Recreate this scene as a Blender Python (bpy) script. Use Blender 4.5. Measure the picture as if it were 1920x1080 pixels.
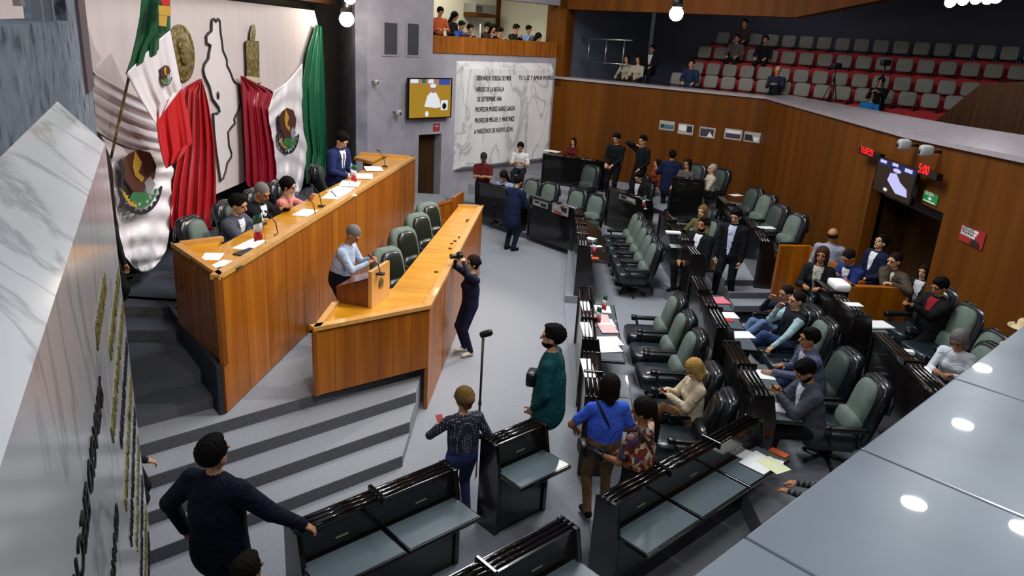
import bpy, bmesh, math, random
import numpy as np
from mathutils import Vector, Matrix

random.seed(7)
for o in list(bpy.data.objects):
    bpy.data.objects.remove(o)
SC = bpy.context.scene
COL = SC.collection

# ------------------------------------------------------------------ camera
FPX = 1390.0
EYE = 4.95
NADIR = (-260.0, 4110.0)
_down = np.array([NADIR[0], NADIR[1], FPX]); _down /= np.linalg.norm(_down)
_fw = np.array([0, 0, 1.0]); _fh = _fw - _down * (_fw @ _down); _fh /= np.linalg.norm(_fh)
_rt = np.cross(_down, _fh)
RW = np.array([_rt, _fh, -_down])
cam_d = bpy.data.cameras.new('camera')
cam_d.sensor_width = 36
cam_d.lens = FPX / 1920 * 36
cam_d.clip_start = 0.05
cam_d.clip_end = 200
cam = bpy.data.objects.new('camera', cam_d)
COL.objects.link(cam)
cam.matrix_world = Matrix(((RW[0, 0], -RW[0, 1], -RW[0, 2], 0), (RW[1, 0], -RW[1, 1], -RW[1, 2], 0),
                           (RW[2, 0], -RW[2, 1], -RW[2, 2], EYE), (0, 0, 0, 1)))
SC.camera = cam

# ------------------------------------------------------------------ world, lights, exposure
SC.view_settings.view_transform = 'Standard'
SC.view_settings.look = 'None'
SC.view_settings.gamma = 1
SC.view_settings.use_curve_mapping = False
SC.view_settings.exposure = 0.0
W = bpy.data.worlds.new('hall_air'); SC.world = W
W.use_nodes = True
W.node_tree.nodes['Background'].inputs[0].default_value = (0.75, 0.82, 1.0, 1)
W.node_tree.nodes['Background'].inputs[1].default_value = 0.035


def area_light(name, loc, target, size, power, color=(1, 1, 1), sy=None, spread=180):
    d = bpy.data.lights.new(name, 'AREA')
    d.energy = power; d.color = color; d.size = size
    d.spread = math.radians(spread)
    if sy:
        d.shape = 'RECTANGLE'; d.size_y = sy
    o = bpy.data.objects.new(name, d); COL.objects.link(o)
    o.location = loc
    o.rotation_euler = (Vector(target) - Vector(loc)).to_track_quat('-Z', 'Y').to_euler()
    return o


def spot_light(name, loc, target, power, angle, color=(1, 1, 1), blend=.5, radius=.12):
    d = bpy.data.lights.new(name, 'SPOT')
    d.energy = power; d.color = color; d.spot_size = math.radians(angle); d.spot_blend = blend
    d.shadow_soft_size = radius
    o = bpy.data.objects.new(name, d); COL.objects.link(o)
    o.location = loc
    o.rotation_euler = (Vector(target) - Vector(loc)).to_track_quat('-Z', 'Y').to_euler()
    return o


# ceiling luminaires over the well, the rostrum and the benches
area_light('ceiling_light_well', (0.6, 12.5, 9.0), (0.2, 13.0, 0), 2.4, 760, (0.93, 0.97, 1.0), 6)
for bx_, by_ in ((1.8, 9.3), (2.4, 11.9), (2.9, 14.6)):
    area_light('ceiling_light_benches', (bx_, by_, 8.6), (bx_ + .6, by_, 0), .5, 62, (0.95, 0.98, 1.0))
area_light('ceiling_light_front', (-0.4, 4.5, 9.0), (-0.6, 6.5, 0), 1.0, 55, (0.93, 0.96, 1.0), 1)
area_light('ceiling_light_far', (1.0, 19.5, 8.6), (1.5, 22.5, 1), 2.0, 210, (1.0, 0.95, 0.9), 2)
spot_light('stage_spot_right', (3.6, 17.2, 7.2), (-2.2, 11.6, 1.2), 1900, 46, (1.0, 0.88, 0.72), .6, .14)
spot_light('stage_spot_front', (3.5, 9.0, 8.2), (-5.2, 12.0, 2.6), 1300, 84, (1.0, 0.90, 0.88), .6, .16)
spot_light('stage_spot_left', (0.5, 3.2, 7.6), (-2.6, 10.6, 1.6), 600, 62, (1.0, 0.88, 0.74), .6, .16)
spot_light('tablet_spot', (3.0, 17.5, 7.6), (-0.6, 23.6, 2.8), 900, 50, (1.0, 0.97, 0.95), .6, .16)
# downlights over the near gallery, mirrored in the ledge
for lx, ly in ((7.25, 10.49), (5.88, 8.57), (4.33, 6.70), (5.27, 6.38)):
    d = bpy.data.lights.new('downlight', 'AREA'); d.shape = 'DISK'; d.size = .24; d.energy = 22; d.color = (.93, .97, 1.0)
    o = bpy.data.objects.new('downlight', d); COL.objects.link(o); o.location = (lx, ly, 7.0)
area_light('fill_near_ledge', (-0.6, -2.2, 7.8), (-0.2, 2.5, 3.8), 1.0, 430, (0.88, 0.94, 1.0))  # fill added behind the camera to brighten the near ledge and tablet
area_light('fill_tablet_top', (2.2, 3.4, 8.4), (-1.6, 2.8, 4.0), .6, 130, (0.95, 0.97, 1.0))  # added fill without a fixture, lifts the top of the near marble tablet
area_light('gallery_light_far', (7.5, 24.5, 7.2), (8, 26.0, 4), 2.0, 30, (0.9, 0.9, 1.0), 6)


# ------------------------------------------------------------------ geometry helpers
def ray(px, py):
    """direction of sight through a point of the 1920x1080 frame, in world axes"""
    return RW @ np.array([px - 960.0, py - 540.0, FPX])


def at(px, py, z=0.0):
    d = ray(px, py); t = (z - EYE) / d[2]
    return Vector((d[0] * t, d[1] * t, z))


def onplane(px, py, A, B):
    d = ray(px, py); n = np.array([-(B[1] - A[1]), B[0] - A[0]]); t = (n @ np.array(A[:2])) / (n @ d[:2])
    return Vector((d[0] * t, d[1] * t, EYE + t * d[2]))


def lin(c):
    return tuple(((x / 12.92) if x <= .04045 else ((x + .055) / 1.055) ** 2.4) for x in c)


def hexc(h):
    return lin(tuple(int(h[i:i + 2], 16) / 255 for i in (0, 2, 4)))


def tag(o, label=None, cat=None, group=None, kind=None):
    if label: o['label'] = label
    if cat: o['category'] = cat
    if group: o['group'] = group
    if kind: o['kind'] = kind
    return o


def empty(name, loc=(0, 0, 0), rz=0.0, label=None, cat=None, group=None, kind=None):
    o = bpy.data.objects.new(name, None); COL.objects.link(o)
    o.location = loc; o.rotation_euler = (0, 0, rz)
    o.empty_display_size = .1
    return tag(o, label, cat, group, kind)


class MB:
    """collects shapes, then links them as one mesh object"""
    def __init__(s):
        s.v = []; s.f = []; s.m = []; s.sm = []

    def add(s, vs, fs, mi=0, smooth=False):
        n = len(s.v)
        s.v += [tuple(v) for v in vs]
        s.f += [tuple(i + n for i in f) for f in fs]
        s.m += [mi] * len(fs); s.sm += [smooth] * len(fs)
        return s

    def box(s, lo, hi, mi=0, M=None):
        x0, y0, z0 = lo; x1, y1, z1 = hi
        vs = [(x0, y0, z0), (x1, y0, z0), (x1, y1, z0), (x0, y1, z0), (x0, y0, z1), (x1, y0, z1), (x1, y1, z1), (x0, y1, z1)]
        if M is not None: vs = [tuple(M @ Vector(v)) for v in vs]
        return s.add(vs, [(3, 2, 1, 0), (4, 5, 6, 7), (0, 1, 5, 4), (1, 2, 6, 5), (2, 3, 7, 6), (3, 0, 4, 7)], mi)

    def prism(s, pts, z0, z1, mi=0, M=None):
        """pts: plan polygon; z0/z1 numbers or per-point lists"""
        n = len(pts)
        a = sum(pts[i][0] * pts[(i + 1) % n][1] - pts[(i + 1) % n][0] * pts[i][1] for i in range(n))
        Z0 = z0 if isinstance(z0, (list, tuple)) else [z0] * n
        Z1 = z1 if isinstance(z1, (list, tuple)) else [z1] * n
        if a < 0:
            pts = pts[::-1]; Z0 = list(Z0)[::-1]; Z1 = list(Z1)[::-1]
        vs = [(p[0], p[1], Z0[i]) for i, p in enumerate(pts)] + [(p[0], p[1], Z1[i]) for i, p in enumerate(pts)]
        if M is not None: vs = [tuple(M @ Vector(v)) for v in vs]
        fs = [tuple(range(n))[::-1], tuple(range(n, 2 * n))] + [(i, (i + 1) % n, n + (i + 1) % n, n + i) for i in range(n)]
        return s.add(vs, fs, mi)

    def slab(s, A, B, z0, z1, th, mi=0, off=0.0):
        """upright wall slab whose front face runs A->B; thickness goes to the left of A->B if th>0"""
        d = Vector((B[0] - A[0], B[1] - A[1])).normalized(); n = Vector((-d.y, d.x))
        a = Vector(A[:2]) + n * off; b = Vector(B[:2]) + n * off
        return s.prism([a, b, b + n * th, a + n * th], z0, z1, mi)

    def tube(s, pts, r, seg=8, mi=0, caps=True, smooth=True):
        P = [Vector(p) for p in pts]
        R = r if isinstance(r, (list, tuple)) else [r] * len(P)
        up = Vector((0, 0, 1)); vs = []; fs = []
        t0 = (P[1] - P[0]).normalized()
        x = t0.cross(up)
        if x.length < 1e-3: x = t0.cross(Vector((1, 0, 0)))
        x.normalize()
        for i, p in enumerate(P):
            t = (P[min(i + 1, len(P) - 1)] - P[max(i - 1, 0)]).normalized()
            x = (x - t * x.dot(t)).normalized(); y = t.cross(x)
            for k in range(seg):
                a = 2 * math.pi * k / seg
                vs.append(p + (x * math.cos(a) + y * math.sin(a)) * R[i])
        for i in range(len(P) - 1):
            for k in range(seg):
                k2 = (k + 1) % seg
                fs.append((i * seg + k, i * seg + k2, (i + 1) * seg + k2, (i + 1) * seg + k))
        s.add(vs, fs, mi, smooth)
        if caps:
            n = len(s.v) - len(vs)
            s.f.append(tuple(n + k for k in range(seg))[::-1]); s.m.append(mi); s.sm.append(False)
            e = n + (len(P) - 1) * seg
            s.f.append(tuple(e + k for k in range(seg))); s.m.append(mi); s.sm.append(False)
        return s

    def cyl(s, c, r, z0, z1, seg=20, mi=0, r2=None):
        return s.tube([(c[0], c[1], z0), (c[0], c[1], z1)], [r, r if r2 is None else r2], seg, mi)

    def sell(s, c, R, e1=.5, e2=.5, M=None, nu=20, nv=12, mi=0):
        """superellipsoid: a softly rounded cushion block"""
        def sp(w, e): return math.copysign(abs(w) ** e, w)
        vs = []; fs = []
        for j in range(nv + 1):
            ph = -math.pi / 2 + math.pi * j / nv
            for i in range(nu):
                th = 2 * math.pi * i / nu
                v = Vector((R[0] * sp(math.cos(ph), e1) * sp(math.cos(th), e2), R[1] * sp(math.cos(ph), e1) * sp(math.sin(th), e2), R[2] * sp(math.sin(ph), e1)))
                if M is not None: v = M @ v
                vs.append(v + Vector(c))
        for j in range(nv):
            for i in range(nu):
                i2 = (i + 1) % nu
                fs.append((j * nu + i, j * nu + i2, (j + 1) * nu + i2, (j + 1) * nu + i))
        return s.add(vs, fs, mi, True)

    def lathe(s, c, prof, seg=24, mi=0, M=None):
        vs = []; fs = []
        for r, z in prof:
            for k in range(seg):
                a = 2 * math.pi * k / seg
                v = Vector((r * math.cos(a), r * math.sin(a), z))
                if M is not None: v = M @ v
                vs.append(v + Vector(c))
        for i in range(len(prof) - 1):
            for k in range(seg):
                k2 = (k + 1) % seg
                fs.append((i * seg + k, i * seg + k2, (i + 1) * seg + k2, (i + 1) * seg + k))
        return s.add(vs, fs, mi, True)

    def build(s, name, mats, parent=None, bevel=0.0, label=None, cat=None, group=None, kind=None):
        me = bpy.data.meshes.new(name)
        me.from_pydata(s.v, [], s.f)
        if not isinstance(mats, (list, tuple)): mats = [mats]
        for m in mats: me.materials.append(m)
        me.polygons.foreach_set('material_index', s.m)
        me.polygons.foreach_set('use_smooth', s.sm)
        me.update()
        o = bpy.data.objects.new(name, me); COL.objects.link(o)
        if parent is not None: o.parent = parent
        if bevel:
            b = o.modifiers.new('edge', 'BEVEL'); b.width = bevel; b.segments = 2; b.limit_method = 'ANGLE'
        return tag(o, label, cat, group, kind)


def set_origin(o, p):
    p = Vector(p)
    o.data.transform(Matrix.Translation(-p)); o.location = p


def copy_tree(o, parent=None):
    c = o.copy(); COL.objects.link(c)
    if parent is not None: c.parent = parent
    for ch in list(o.children): copy_tree(ch, c)
    return c


def struct(name, mb, mats, parent=None, bevel=0.0):
    return mb.build(name, mats, parent, bevel, kind='structure' if parent is None else None)


def text_mesh(body, size, mat, M, parent=None, depth=.01, name='lettering', spacing=1.0, align='LEFT', xscale=1.0):
    cu = bpy.data.curves.new(name, 'FONT')
    cu.body = body; cu.size = size; cu.extrude = depth; cu.space_character = spacing; cu.align_x = align
    cu.resolution_u = 2
    t = bpy.data.objects.new(name, cu); COL.objects.link(t)
    bpy.context.view_layer.update()
    me = bpy.data.meshes.new_from_object(t.evaluated_get(bpy.context.evaluated_depsgraph_get()))
    bpy.data.objects.remove(t)
    me.transform(Matrix.Diagonal((xscale, 1, 1, 1))); me.transform(M)
    me.materials.clear(); me.materials.append(mat)
    o = bpy.data.objects.new(name, me); COL.objects.link(o)
    if parent is not None: o.parent = parent
    return o


def frame(o, x, n):
    """matrix with local x along x, local z along n, at o"""
    x = Vector(x).normalized(); n = Vector(n).normalized(); y = n.cross(x).normalized()
    return Matrix(((x.x, y.x, n.x, o[0]), (x.y, y.y, n.y, o[1]), (x.z, y.z, n.z, o[2]), (0, 0, 0, 1)))


# ------------------------------------------------------------------ materials
MATS = {}


def mat(name, col, rough=.6, metal=0.0, coat=0.0, emit=None, es=1.0, spec=.5, alpha=1.0):
    if name in MATS: return MATS[name]
    m = bpy.data.materials.new(name); m.use_nodes = True
    b = m.node_tree.nodes['Principled BSDF']
    if isinstance(col, str): col = hexc(col)
    b.inputs['Base Color'].default_value = (*col, 1)
    b.inputs['Roughness'].default_value = rough
    b.inputs['Metallic'].default_value = metal
    b.inputs['Coat Weight'].default_value = coat
    b.inputs['Specular IOR Level'].default_value = spec
    if emit:
        b.inputs['Emission Color'].default_value = (*(hexc(emit) if isinstance(emit, str) else emit), 1)
        b.inputs['Emission Strength'].default_value = es
    MATS[name] = m
    return m


def nodes(m):
    nt = m.node_tree
    return nt, nt.nodes['Principled BSDF']


def ramp_mat(name, cols, tex='NOISE', scale=5.0, vec=(1, 1, 1), rot=(0, 0, 0), rough=.6, coat=0.0, detail=3, bump=0.0, dist=0.0, pos=None, spec=.5, rampmode='LINEAR'):
    """object-space texture through a colour ramp"""
    m = mat(name, cols[0], rough, 0, coat, spec=spec)
    nt, b = nodes(m)
    tc = nt.nodes.new('ShaderNodeTexCoord'); mp = nt.nodes.new('ShaderNodeMapping')
    mp.inputs['Scale'].default_value = vec; mp.inputs['Rotation'].default_value = rot
    nt.links.new(tc.outputs['Object'], mp.inputs['Vector'])
    if tex == 'WAVE':
        t = nt.nodes.new('ShaderNodeTexWave'); t.inputs['Scale'].default_value = scale; t.inputs['Distortion'].default_value = dist
        t.inputs['Detail'].default_value = detail; out = t.outputs['Fac']
    elif tex == 'VORONOI':
        t = nt.nodes.new('ShaderNodeTexVoronoi'); t.inputs['Scale'].default_value = scale; out = t.outputs['Distance']
    elif tex == 'CELL':
        t = nt.nodes.new('ShaderNodeTexVoronoi'); t.inputs['Scale'].default_value = scale; out = t.outputs['Color']
    else:
        t = nt.nodes.new('ShaderNodeTexNoise'); t.inputs['Scale'].default_value = scale; t.inputs['Detail'].default_value = detail
        t.inputs['Distortion'].default_value = dist; out = t.outputs['Fac']
    nt.links.new(mp.outputs['Vector'], t.inputs['Vector'])
    r = nt.nodes.new('ShaderNodeValToRGB')
    r.color_ramp.interpolation = rampmode
    el = r.color_ramp.elements
    while len(el) < len(cols): el.new(.5)
    for i, c in enumerate(cols):
        el[i].position = pos[i] if pos else i / (len(cols) - 1)
        el[i].color = (*(hexc(c) if isinstance(c, str) else c), 1)
    nt.links.new(out, r.inputs['Fac']); nt.links.new(r.outputs['Color'], b.inputs['Base Color'])
    if bump:
        bp = nt.nodes.new('ShaderNodeBump'); bp.inputs['Strength'].default_value = bump; bp.inputs['Distance'].default_value = .01
        nt.links.new(out, bp.inputs['Height']); nt.links.new(bp.outputs['Normal'], b.inputs['Normal'])
    return m


def wood(name, c1, c2, c3, rough=.35, coat=.2, s=1.0):
    """vertical grain veneer: noise stretched along z plus plank tone"""
    return ramp_mat(name, [c1, c2, c3], 'NOISE', 3.2 * s, (3.2, 3.2, .16), rough=rough, coat=coat, detail=5, dist=.6, pos=[.28, .5, .74])


def marble(name, base, vein, rough=.25, scale=1.0):
    m = mat(name, base, rough, 0, .1)
    nt, b = nodes(m)
    tc = nt.nodes.new('ShaderNodeTexCoord'); mp = nt.nodes.new('ShaderNodeMapping')
    mp.inputs['Rotation'].default_value = (.5, .6, .4); mp.inputs['Scale'].default_value = (1.0, 1.0, .45)
    n1 = nt.nodes.new('ShaderNodeTexNoise'); n1.inputs['Scale'].default_value = 1.1 * scale; n1.inputs['Detail'].default_value = 6
    n1.inputs['Distortion'].default_value = 1.6
    r = nt.nodes.new('ShaderNodeValToRGB'); el = r.color_ramp.elements
    for i, (p, c) in enumerate([(.40, base), (.495, base), (.52, vein), (.56, base), (.68, base)]):
        if i >= len(el): el.new(p)
        el[i].position = p; el[i].color = (*hexc(c), 1)
    n2 = nt.nodes.new('ShaderNodeTexNoise'); n2.inputs['Scale'].default_value = .8 * scale; n2.inputs['Detail'].default_value = 3
    mx = nt.nodes.new('ShaderNodeMix'); mx.data_type = 'RGBA'; mx.blend_type = 'MULTIPLY'
    r2 = nt.nodes.new('ShaderNodeValToRGB'); r2.color_ramp.elements[0].color = (.80, .80, .81, 1); r2.color_ramp.elements[0].position = .35
    r2.color_ramp.elements[1].position = .62
    nt.links.new(tc.outputs['Object'], mp.inputs['Vector']); nt.links.new(mp.outputs[0], n1.inputs['Vector']); nt.links.new(mp.outputs[0], n2.inputs['Vector'])
    nt.links.new(n1.outputs['Fac'], r.inputs['Fac']); nt.links.new(n2.outputs['Fac'], r2.inputs['Fac'])
    mx.inputs[0].default_value = 1
    nt.links.new(r.outputs['Color'], mx.inputs[6]); nt.links.new(r2.outputs['Color'], mx.inputs[7])
    nt.links.new(mx.outputs[2], b.inputs['Base Color'])
    return m


M_CARPET = ramp_mat('grey_carpet', ['7a7d84', '878a90', '94979d'], 'NOISE', 60, rough=.95, detail=4, bump=.12, pos=[.3, .5, .7], spec=.1)
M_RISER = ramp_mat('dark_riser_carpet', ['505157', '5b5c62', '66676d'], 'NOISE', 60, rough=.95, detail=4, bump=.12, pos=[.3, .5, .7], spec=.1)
M_DARKCARPET = ramp_mat('deep_grey_carpet', ['3b3f47', '494d55', '565a62'], 'NOISE', 60, rough=.95, detail=4, bump=.12, pos=[.3, .5, .7], spec=.1)
M_ROSTRUM = wood('honey_veneer', '824403', '985404', 'ae6a0c', .38, .12, .7)
M_DESKTOP = ramp_mat('golden_counter_veneer', ['bb7a12', 'cb8a18', 'd99c2c'], 'NOISE', 2.4, (.5, 3, 3), rough=.25, coat=.4, detail=5, dist=.5, pos=[.3, .5, .7])
M_RIM = ramp_mat('pale_counter_edging', ['b07a38', 'c99550', 'd9aa66'], 'NOISE', 3, (.6, 3, 3), rough=.3, coat=.3, detail=4)
M_WALLWOOD = wood('brown_wall_veneer', '4f2900', '603300', '6e3f02', .6, .0, .3)
M_DARKWOOD = wood('dark_brown_veneer', '2a1607', '36200d', '432a14', .5, .0)
M_GREYWALL = ramp_mat('grey_stucco', ['8f8b94', '96929b', '9d99a2'], 'NOISE', 2.2, rough=.9, detail=6, pos=[.3, .5, .7], spec=.2)
M_GREYSTONE = ramp_mat('blue_grey_stone', ['2b2f38', '5f6873', '6f7884', '7b848f'], 'NOISE', 7, rough=.8, detail=6, pos=[.30, .42, .6, .75], bump=.5)
M_MARBLE = marble('white_marble', 'e2e1df', 'b4b3b2', .3, .9)
M_MARBLE2 = marble('pale_marble', 'e4e6e8', 'bcbec2', .16, .8)
M_LEDGE = ramp_mat('blue_grey_laminate', ['6a7079', '7b828c', '858c96'], 'NOISE', 1.6, rough=.3, coat=.25, detail=5, pos=[.3, .5, .75])
M_LEDGEFAR = ramp_mat('pale_ledge_laminate', ['8c8388', '9c9498', 'ab a3a6'.replace(' ', '')], 'NOISE', 6, rough=.3, coat=.3, detail=4)
M_BLACK = mat('black_lacquer', '0d0c0c', .22, 0, .6)
M_BLACKBROWN = ramp_mat('ebony_lacquer', ['0c0a0a', '141010', '1e1612'], 'NOISE', 3, (3, 3, .2), rough=.25, coat=.5, detail=4)
M_RAIL = mat('polished_ebony_rail', '0e0b0a', .14, 0, .7)
M_INLAY = mat('grey_green_desk_inlay', '59656a', .24, 0, .6)
M_LEATHER = mat('black_leather', '10151a', .28, 0, .25)
M_SEATLEATHER = mat('blue_black_leather', '1c252b', .32, 0, .25)
M_SAGE = ramp_mat('sage_upholstery', ['58655c', '5f6c63', '667369'], 'NOISE', 9, rough=.85, detail=3, pos=[.3, .5, .7])
M_SAGEDARK = ramp_mat('dark_sage_upholstery', ['2c3834', '313d38', '37433e'], 'NOISE', 9, rough=.6, detail=3)
M_PAPER = mat('white_paper', 'e6e6e4', .8)
M_PAPERPINK = mat('pink_tinted_paper', 'dcb4b4', .8)
M_CHROME = mat('brushed_metal', 'b8b8b8', .3, .9)
M_BRONZE = ramp_mat('aged_bronze', ['3a2f14', '6b5a2c', '8d7c48'], 'NOISE', 16, rough=.45, detail=5, bump=1.0, pos=[.35, .5, .68])
M_WHITEPANEL = ramp_mat('white_stage_panel', ['b9aba8', 'c3b6b3', 'cbbfbc'], 'NOISE', 2, (2.5, 2.5, .3), rough=.7, detail=3)
M_RED = mat('red_satin', 'a50f1c', .38, 0, .1)
M_REDDARK = mat('crimson_satin', '8c0f22', .38, 0, .1)
M_GREEN = mat('green_satin', '0f5a3a', .45)
M_GREENF = mat('flag_green_cloth', '075030', .55)
M_REDF = mat('flag_red_cloth', 'b5121a', .5)
M_WHITECLOTH = mat('white_satin', 'ddd7da', .5)
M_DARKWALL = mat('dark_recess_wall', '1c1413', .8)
M_NIGHT = mat('black_gallery_wall', '08080b', .9)
M_GALLERYWALL = mat('slate_gallery_wall', '4b4e5c', .85)
M_REDSEAT = mat('red_seat_fabric', 'a01a1e', .8)
M_GREYSEAT = mat('putty_seat_shell', '74736a', .7)
M_WHITEWALL = mat('lit_white_plaster', 'e6e2cd', .8)
M_PLASTIC = mat('white_plastic', 'd8d8d6', .4)
M_BLACKPL = mat('black_plastic', '101012', .4)
M_BEZEL = mat('screen_bezel', '08080a', .25)

for _m in (M_WALLWOOD, M_DARKWOOD): _m.node_tree.nodes['Principled BSDF'].inputs['Specular IOR Level'].default_value = .2

# ------------------------------------------------------------------ plan of the hall
PA = (.97, 25.46)          # far corner where grey wall and wood wall meet
PB = (6.74, 21.39)
PC = (6.27, 7.03)
PD = (-.40, .59)
a49 = math.radians(49)
G0 = (-4.05, 19.68)        # free end of the far grey wall
GW = (PA, G0)
W1 = (PA, PB)
W2 = (PB, PC)
MA = (-5.4, 13.2); MBp = (-4.98, 21.2)
LEDGE = 3.8
d44 = Vector((.719, .695)); n44 = Vector((-.695, .719))

# floor of the well
struct('floor', MB().prism([(-9, -2), (10, -2), (10, 28), (-9, 28)], -.2, 0), M_CARPET)

# stage with its four steps (treads light, risers dark)
d43 = Vector((math.cos(math.radians(43)), math.sin(math.radians(43))))
def step_line(y0, ext):    # from the right end back along the step
    e = Vector((-1.18, y0)); return e, e - d43 * ext
stage = MB(); ris = MB()
for k, (y0, z1) in enumerate(((7.72, .15), (8.27, .30), (8.80, .45), (9.37, .60))):
    e, s_ = step_line(y0, 4.4)
    back = Vector((e.x, 10.5))
    stage.prism([s_, e, back, Vector((-7.5, 10.5)), Vector((-7.5, s_.y))], z1 - .15, z1)
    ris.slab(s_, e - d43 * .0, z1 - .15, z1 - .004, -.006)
stage.prism([(-7.5, 10.2), (-1.16, 10.2), (-.80, 15.6), (-2.2, 20.8), (-7.5, 20.8)], 0, .6)
stage.prism([(-1.18, 9.4), (-1.10, 9.25), (-1.02, 10.5), (-1.3, 10.5)], 0, .6)
struct('floor_stage', stage, M_CARPET)
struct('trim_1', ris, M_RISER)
# dais for the presidium, with side steps on the left
dais = MB(); dr = MB()
RB0 = Vector((-3.22, 7.66)); RB1 = Vector((-2.42, 16.7)); RW0 = Vector((-4.30, 8.86))
dais.prism([RB0 + Vector((-.05, .25)), RB1, (-3.6, 19.5), (-7.4, 19.5), (-7.4, 9.6), (-4.62, 9.6)], .6, 1.2)
for (a, b, z1) in (((-4.3, 7.0), (-3.38, 7.82), .75), ((-4.6, 7.36), (-3.64, 8.19), .90), ((-5.6, 8.75), (-4.2, 8.98), 1.05), ((-5.8, 9.22), (-4.5, 9.40), 1.2)):
    dais.prism([a, b, (-4.3, 9.7), (-7.4, 9.7), (-7.4, a[1])], z1 - .15, z1)
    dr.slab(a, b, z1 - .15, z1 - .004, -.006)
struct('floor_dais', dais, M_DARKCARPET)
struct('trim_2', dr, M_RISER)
base = MB()
base.slab(RB0 + Vector((-.02, -.02)), RW0 + Vector((-.35, .62)), .0, 1.22, .06)
struct('trim_3', base, mat('dark_blue_skirting', '222b30', .7))

# bench tiers
tiers = MB()
tiers.prism([(1.0, 2.0), (6.3, 7.4), (6.3, 13.0), (1.04, 13.9), (1.0, 9)], 0, .02)
tiers.prism([(-4.0, 22.9), (-.95, 20.0), (1.32, 17.72), (1.06, 13.95), (1.45, 13.95), (1.62, 17.9), (4.0, 24), (1.0, 25.6)], 0, .15)
tiers.prism([(2.75, 6.2), (6.3, 7.4), (6.42, 12.6), (2.78, 12.6)], 0, .3)
tiers.prism([(2.95, 14.65), (3.45, 14.65), (3.45, 18.0), (1.62, 18.0), (1.9, 17.0), (2.95, 17)], 0, .15)
tiers.prism([(3.3, 14.3), (6.5, 14.6), (6.7, 21.4), (1.0, 25.4), (-2.2, 21.9), (1.0, 20.0)], 0, .3)
tiers.prism([(4.65, 8.0), (6.3, 7.1), (6.44, 13.2), (4.65, 11.4)], 0, .6)
tiers.prism([(4.9, 15.6), (6.5, 15.2), (6.7, 21.4), (1.0, 25.4), (-1.6, 22.6), (2.6, 20.6)], 0, .6)
tiers.prism([(5.0, 11.1), (6.44, 11.0), (6.5, 14.3), (5.2, 13.4)], 0, .75)
tiers.prism([(5.6, 18.6), (6.62, 18.0), (6.74, 21.39), (.97, 25.46), (-.8, 23.5)], 0, .75)
struct('floor_tiers', tiers, M_CARPET)
# aisle steps between the near and the far benches
ast = MB(); asr = MB()
for i in range(3):
    y0 = 13.4 + .42 * i
    ast.prism([(4.2, y0 - .2), (5.3, y0), (5.4, 16.2), (4.2, 16)], .3 + .12 * i, .42 + .12 * i)
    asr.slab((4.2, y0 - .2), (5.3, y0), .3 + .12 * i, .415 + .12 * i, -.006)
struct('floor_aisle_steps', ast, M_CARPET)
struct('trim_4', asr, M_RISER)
curb = MB()
curb.slab((-.95, 20.0), (1.32, 17.72), 0, .147, -.006)
struct('trim_5', curb, mat('curb_grey_carpet', '55585d', .9))

# ---- walls
# far grey wall with doorway and balcony opening
gw = MB()
def gp(s): return Vector(PA) + (Vector(G0) - Vector(PA)) * s
gl = (Vector(G0) - Vector(PA)).length
def gs(x): return (PA[0] - x) / (PA[0] - G0[0])
sdoor = (gs(-2.31), gs(-2.88)); sbal = (gs(.93), gs(-2.59))
def gslab(s0, s1, z0, z1, th=.35): gw.slab(gp(s0), gp(s1), z0, z1, -th)
gslab(0, sdoor[0], 0, 4.44)
gslab(sdoor[0], sdoor[1], 2.2, 4.44)
gslab(sdoor[1], sbal[1], 0, 4.44) if sdoor[1] < sbal[1] else None
gslab(sdoor[1], 1, 0, 8.5)
gslab(sbal[1], sdoor[1], 4.44, 8.5) if sbal[1] < sdoor[1] else None
gslab(0, sdoor[1], 6.0, 8.5)
struct('wall_far_left', gw, M_GREYWALL)
struct('door_1', MB().slab(gp(sdoor[0] - .01), gp(sdoor[1] + .01), .3, 2.22, -.06, off=-.3), M_DARKWOOD)
# return of that wall and the dark recess beside the stage panel
d655 = ray(655, 160); rp = Vector((d655[0], d655[1])) * (21.6 / d655[1])
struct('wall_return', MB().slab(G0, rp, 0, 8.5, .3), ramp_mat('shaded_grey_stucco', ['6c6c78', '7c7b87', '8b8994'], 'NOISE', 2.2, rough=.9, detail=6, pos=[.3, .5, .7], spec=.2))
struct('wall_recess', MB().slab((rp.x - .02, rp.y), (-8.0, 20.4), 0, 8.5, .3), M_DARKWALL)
# stage back wall and its white panel
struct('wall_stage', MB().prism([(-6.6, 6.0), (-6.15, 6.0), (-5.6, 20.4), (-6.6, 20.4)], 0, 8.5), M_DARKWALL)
def mx(y): return -5.4 + .0525 * (y - 13.2)
pan = MB()
Y0, Y1 = 7.5, 18.95
pan.add([(mx(Y0), Y0, 1.97), (mx(Y1), Y1, 1.97), (mx(Y1), Y1, 4.98), (mx(18.72), 18.72, 5.27), (mx(Y0), Y0, 5.27),
         (mx(Y0) - .15, Y0, 1.97), (mx(Y1) - .15, Y1, 1.97), (mx(Y1) - .15, Y1, 4.98), (mx(18.72) - .15, 18.72, 5.27), (mx(Y0) - .15, Y0, 5.27)],
        [(0, 1, 2, 3, 4), (9, 8, 7, 6, 5), (0, 5, 6, 1), (1, 6, 7, 2), (2, 7, 8, 3), (3, 8, 9, 4), (4, 9, 5, 0)])
o = pan.build('stage_panel', M_WHITEPANEL, label='tall white backdrop panel behind the presidium carrying the outlined map', cat='panel')
# header above the panel
struct('trim_6', MB().prism([(-5.9, 6.5), (-5.15, 6.5), (-4.9, 20.0), (-5.9, 20.0)], 5.45, 8.5), M_DARKWOOD)

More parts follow.
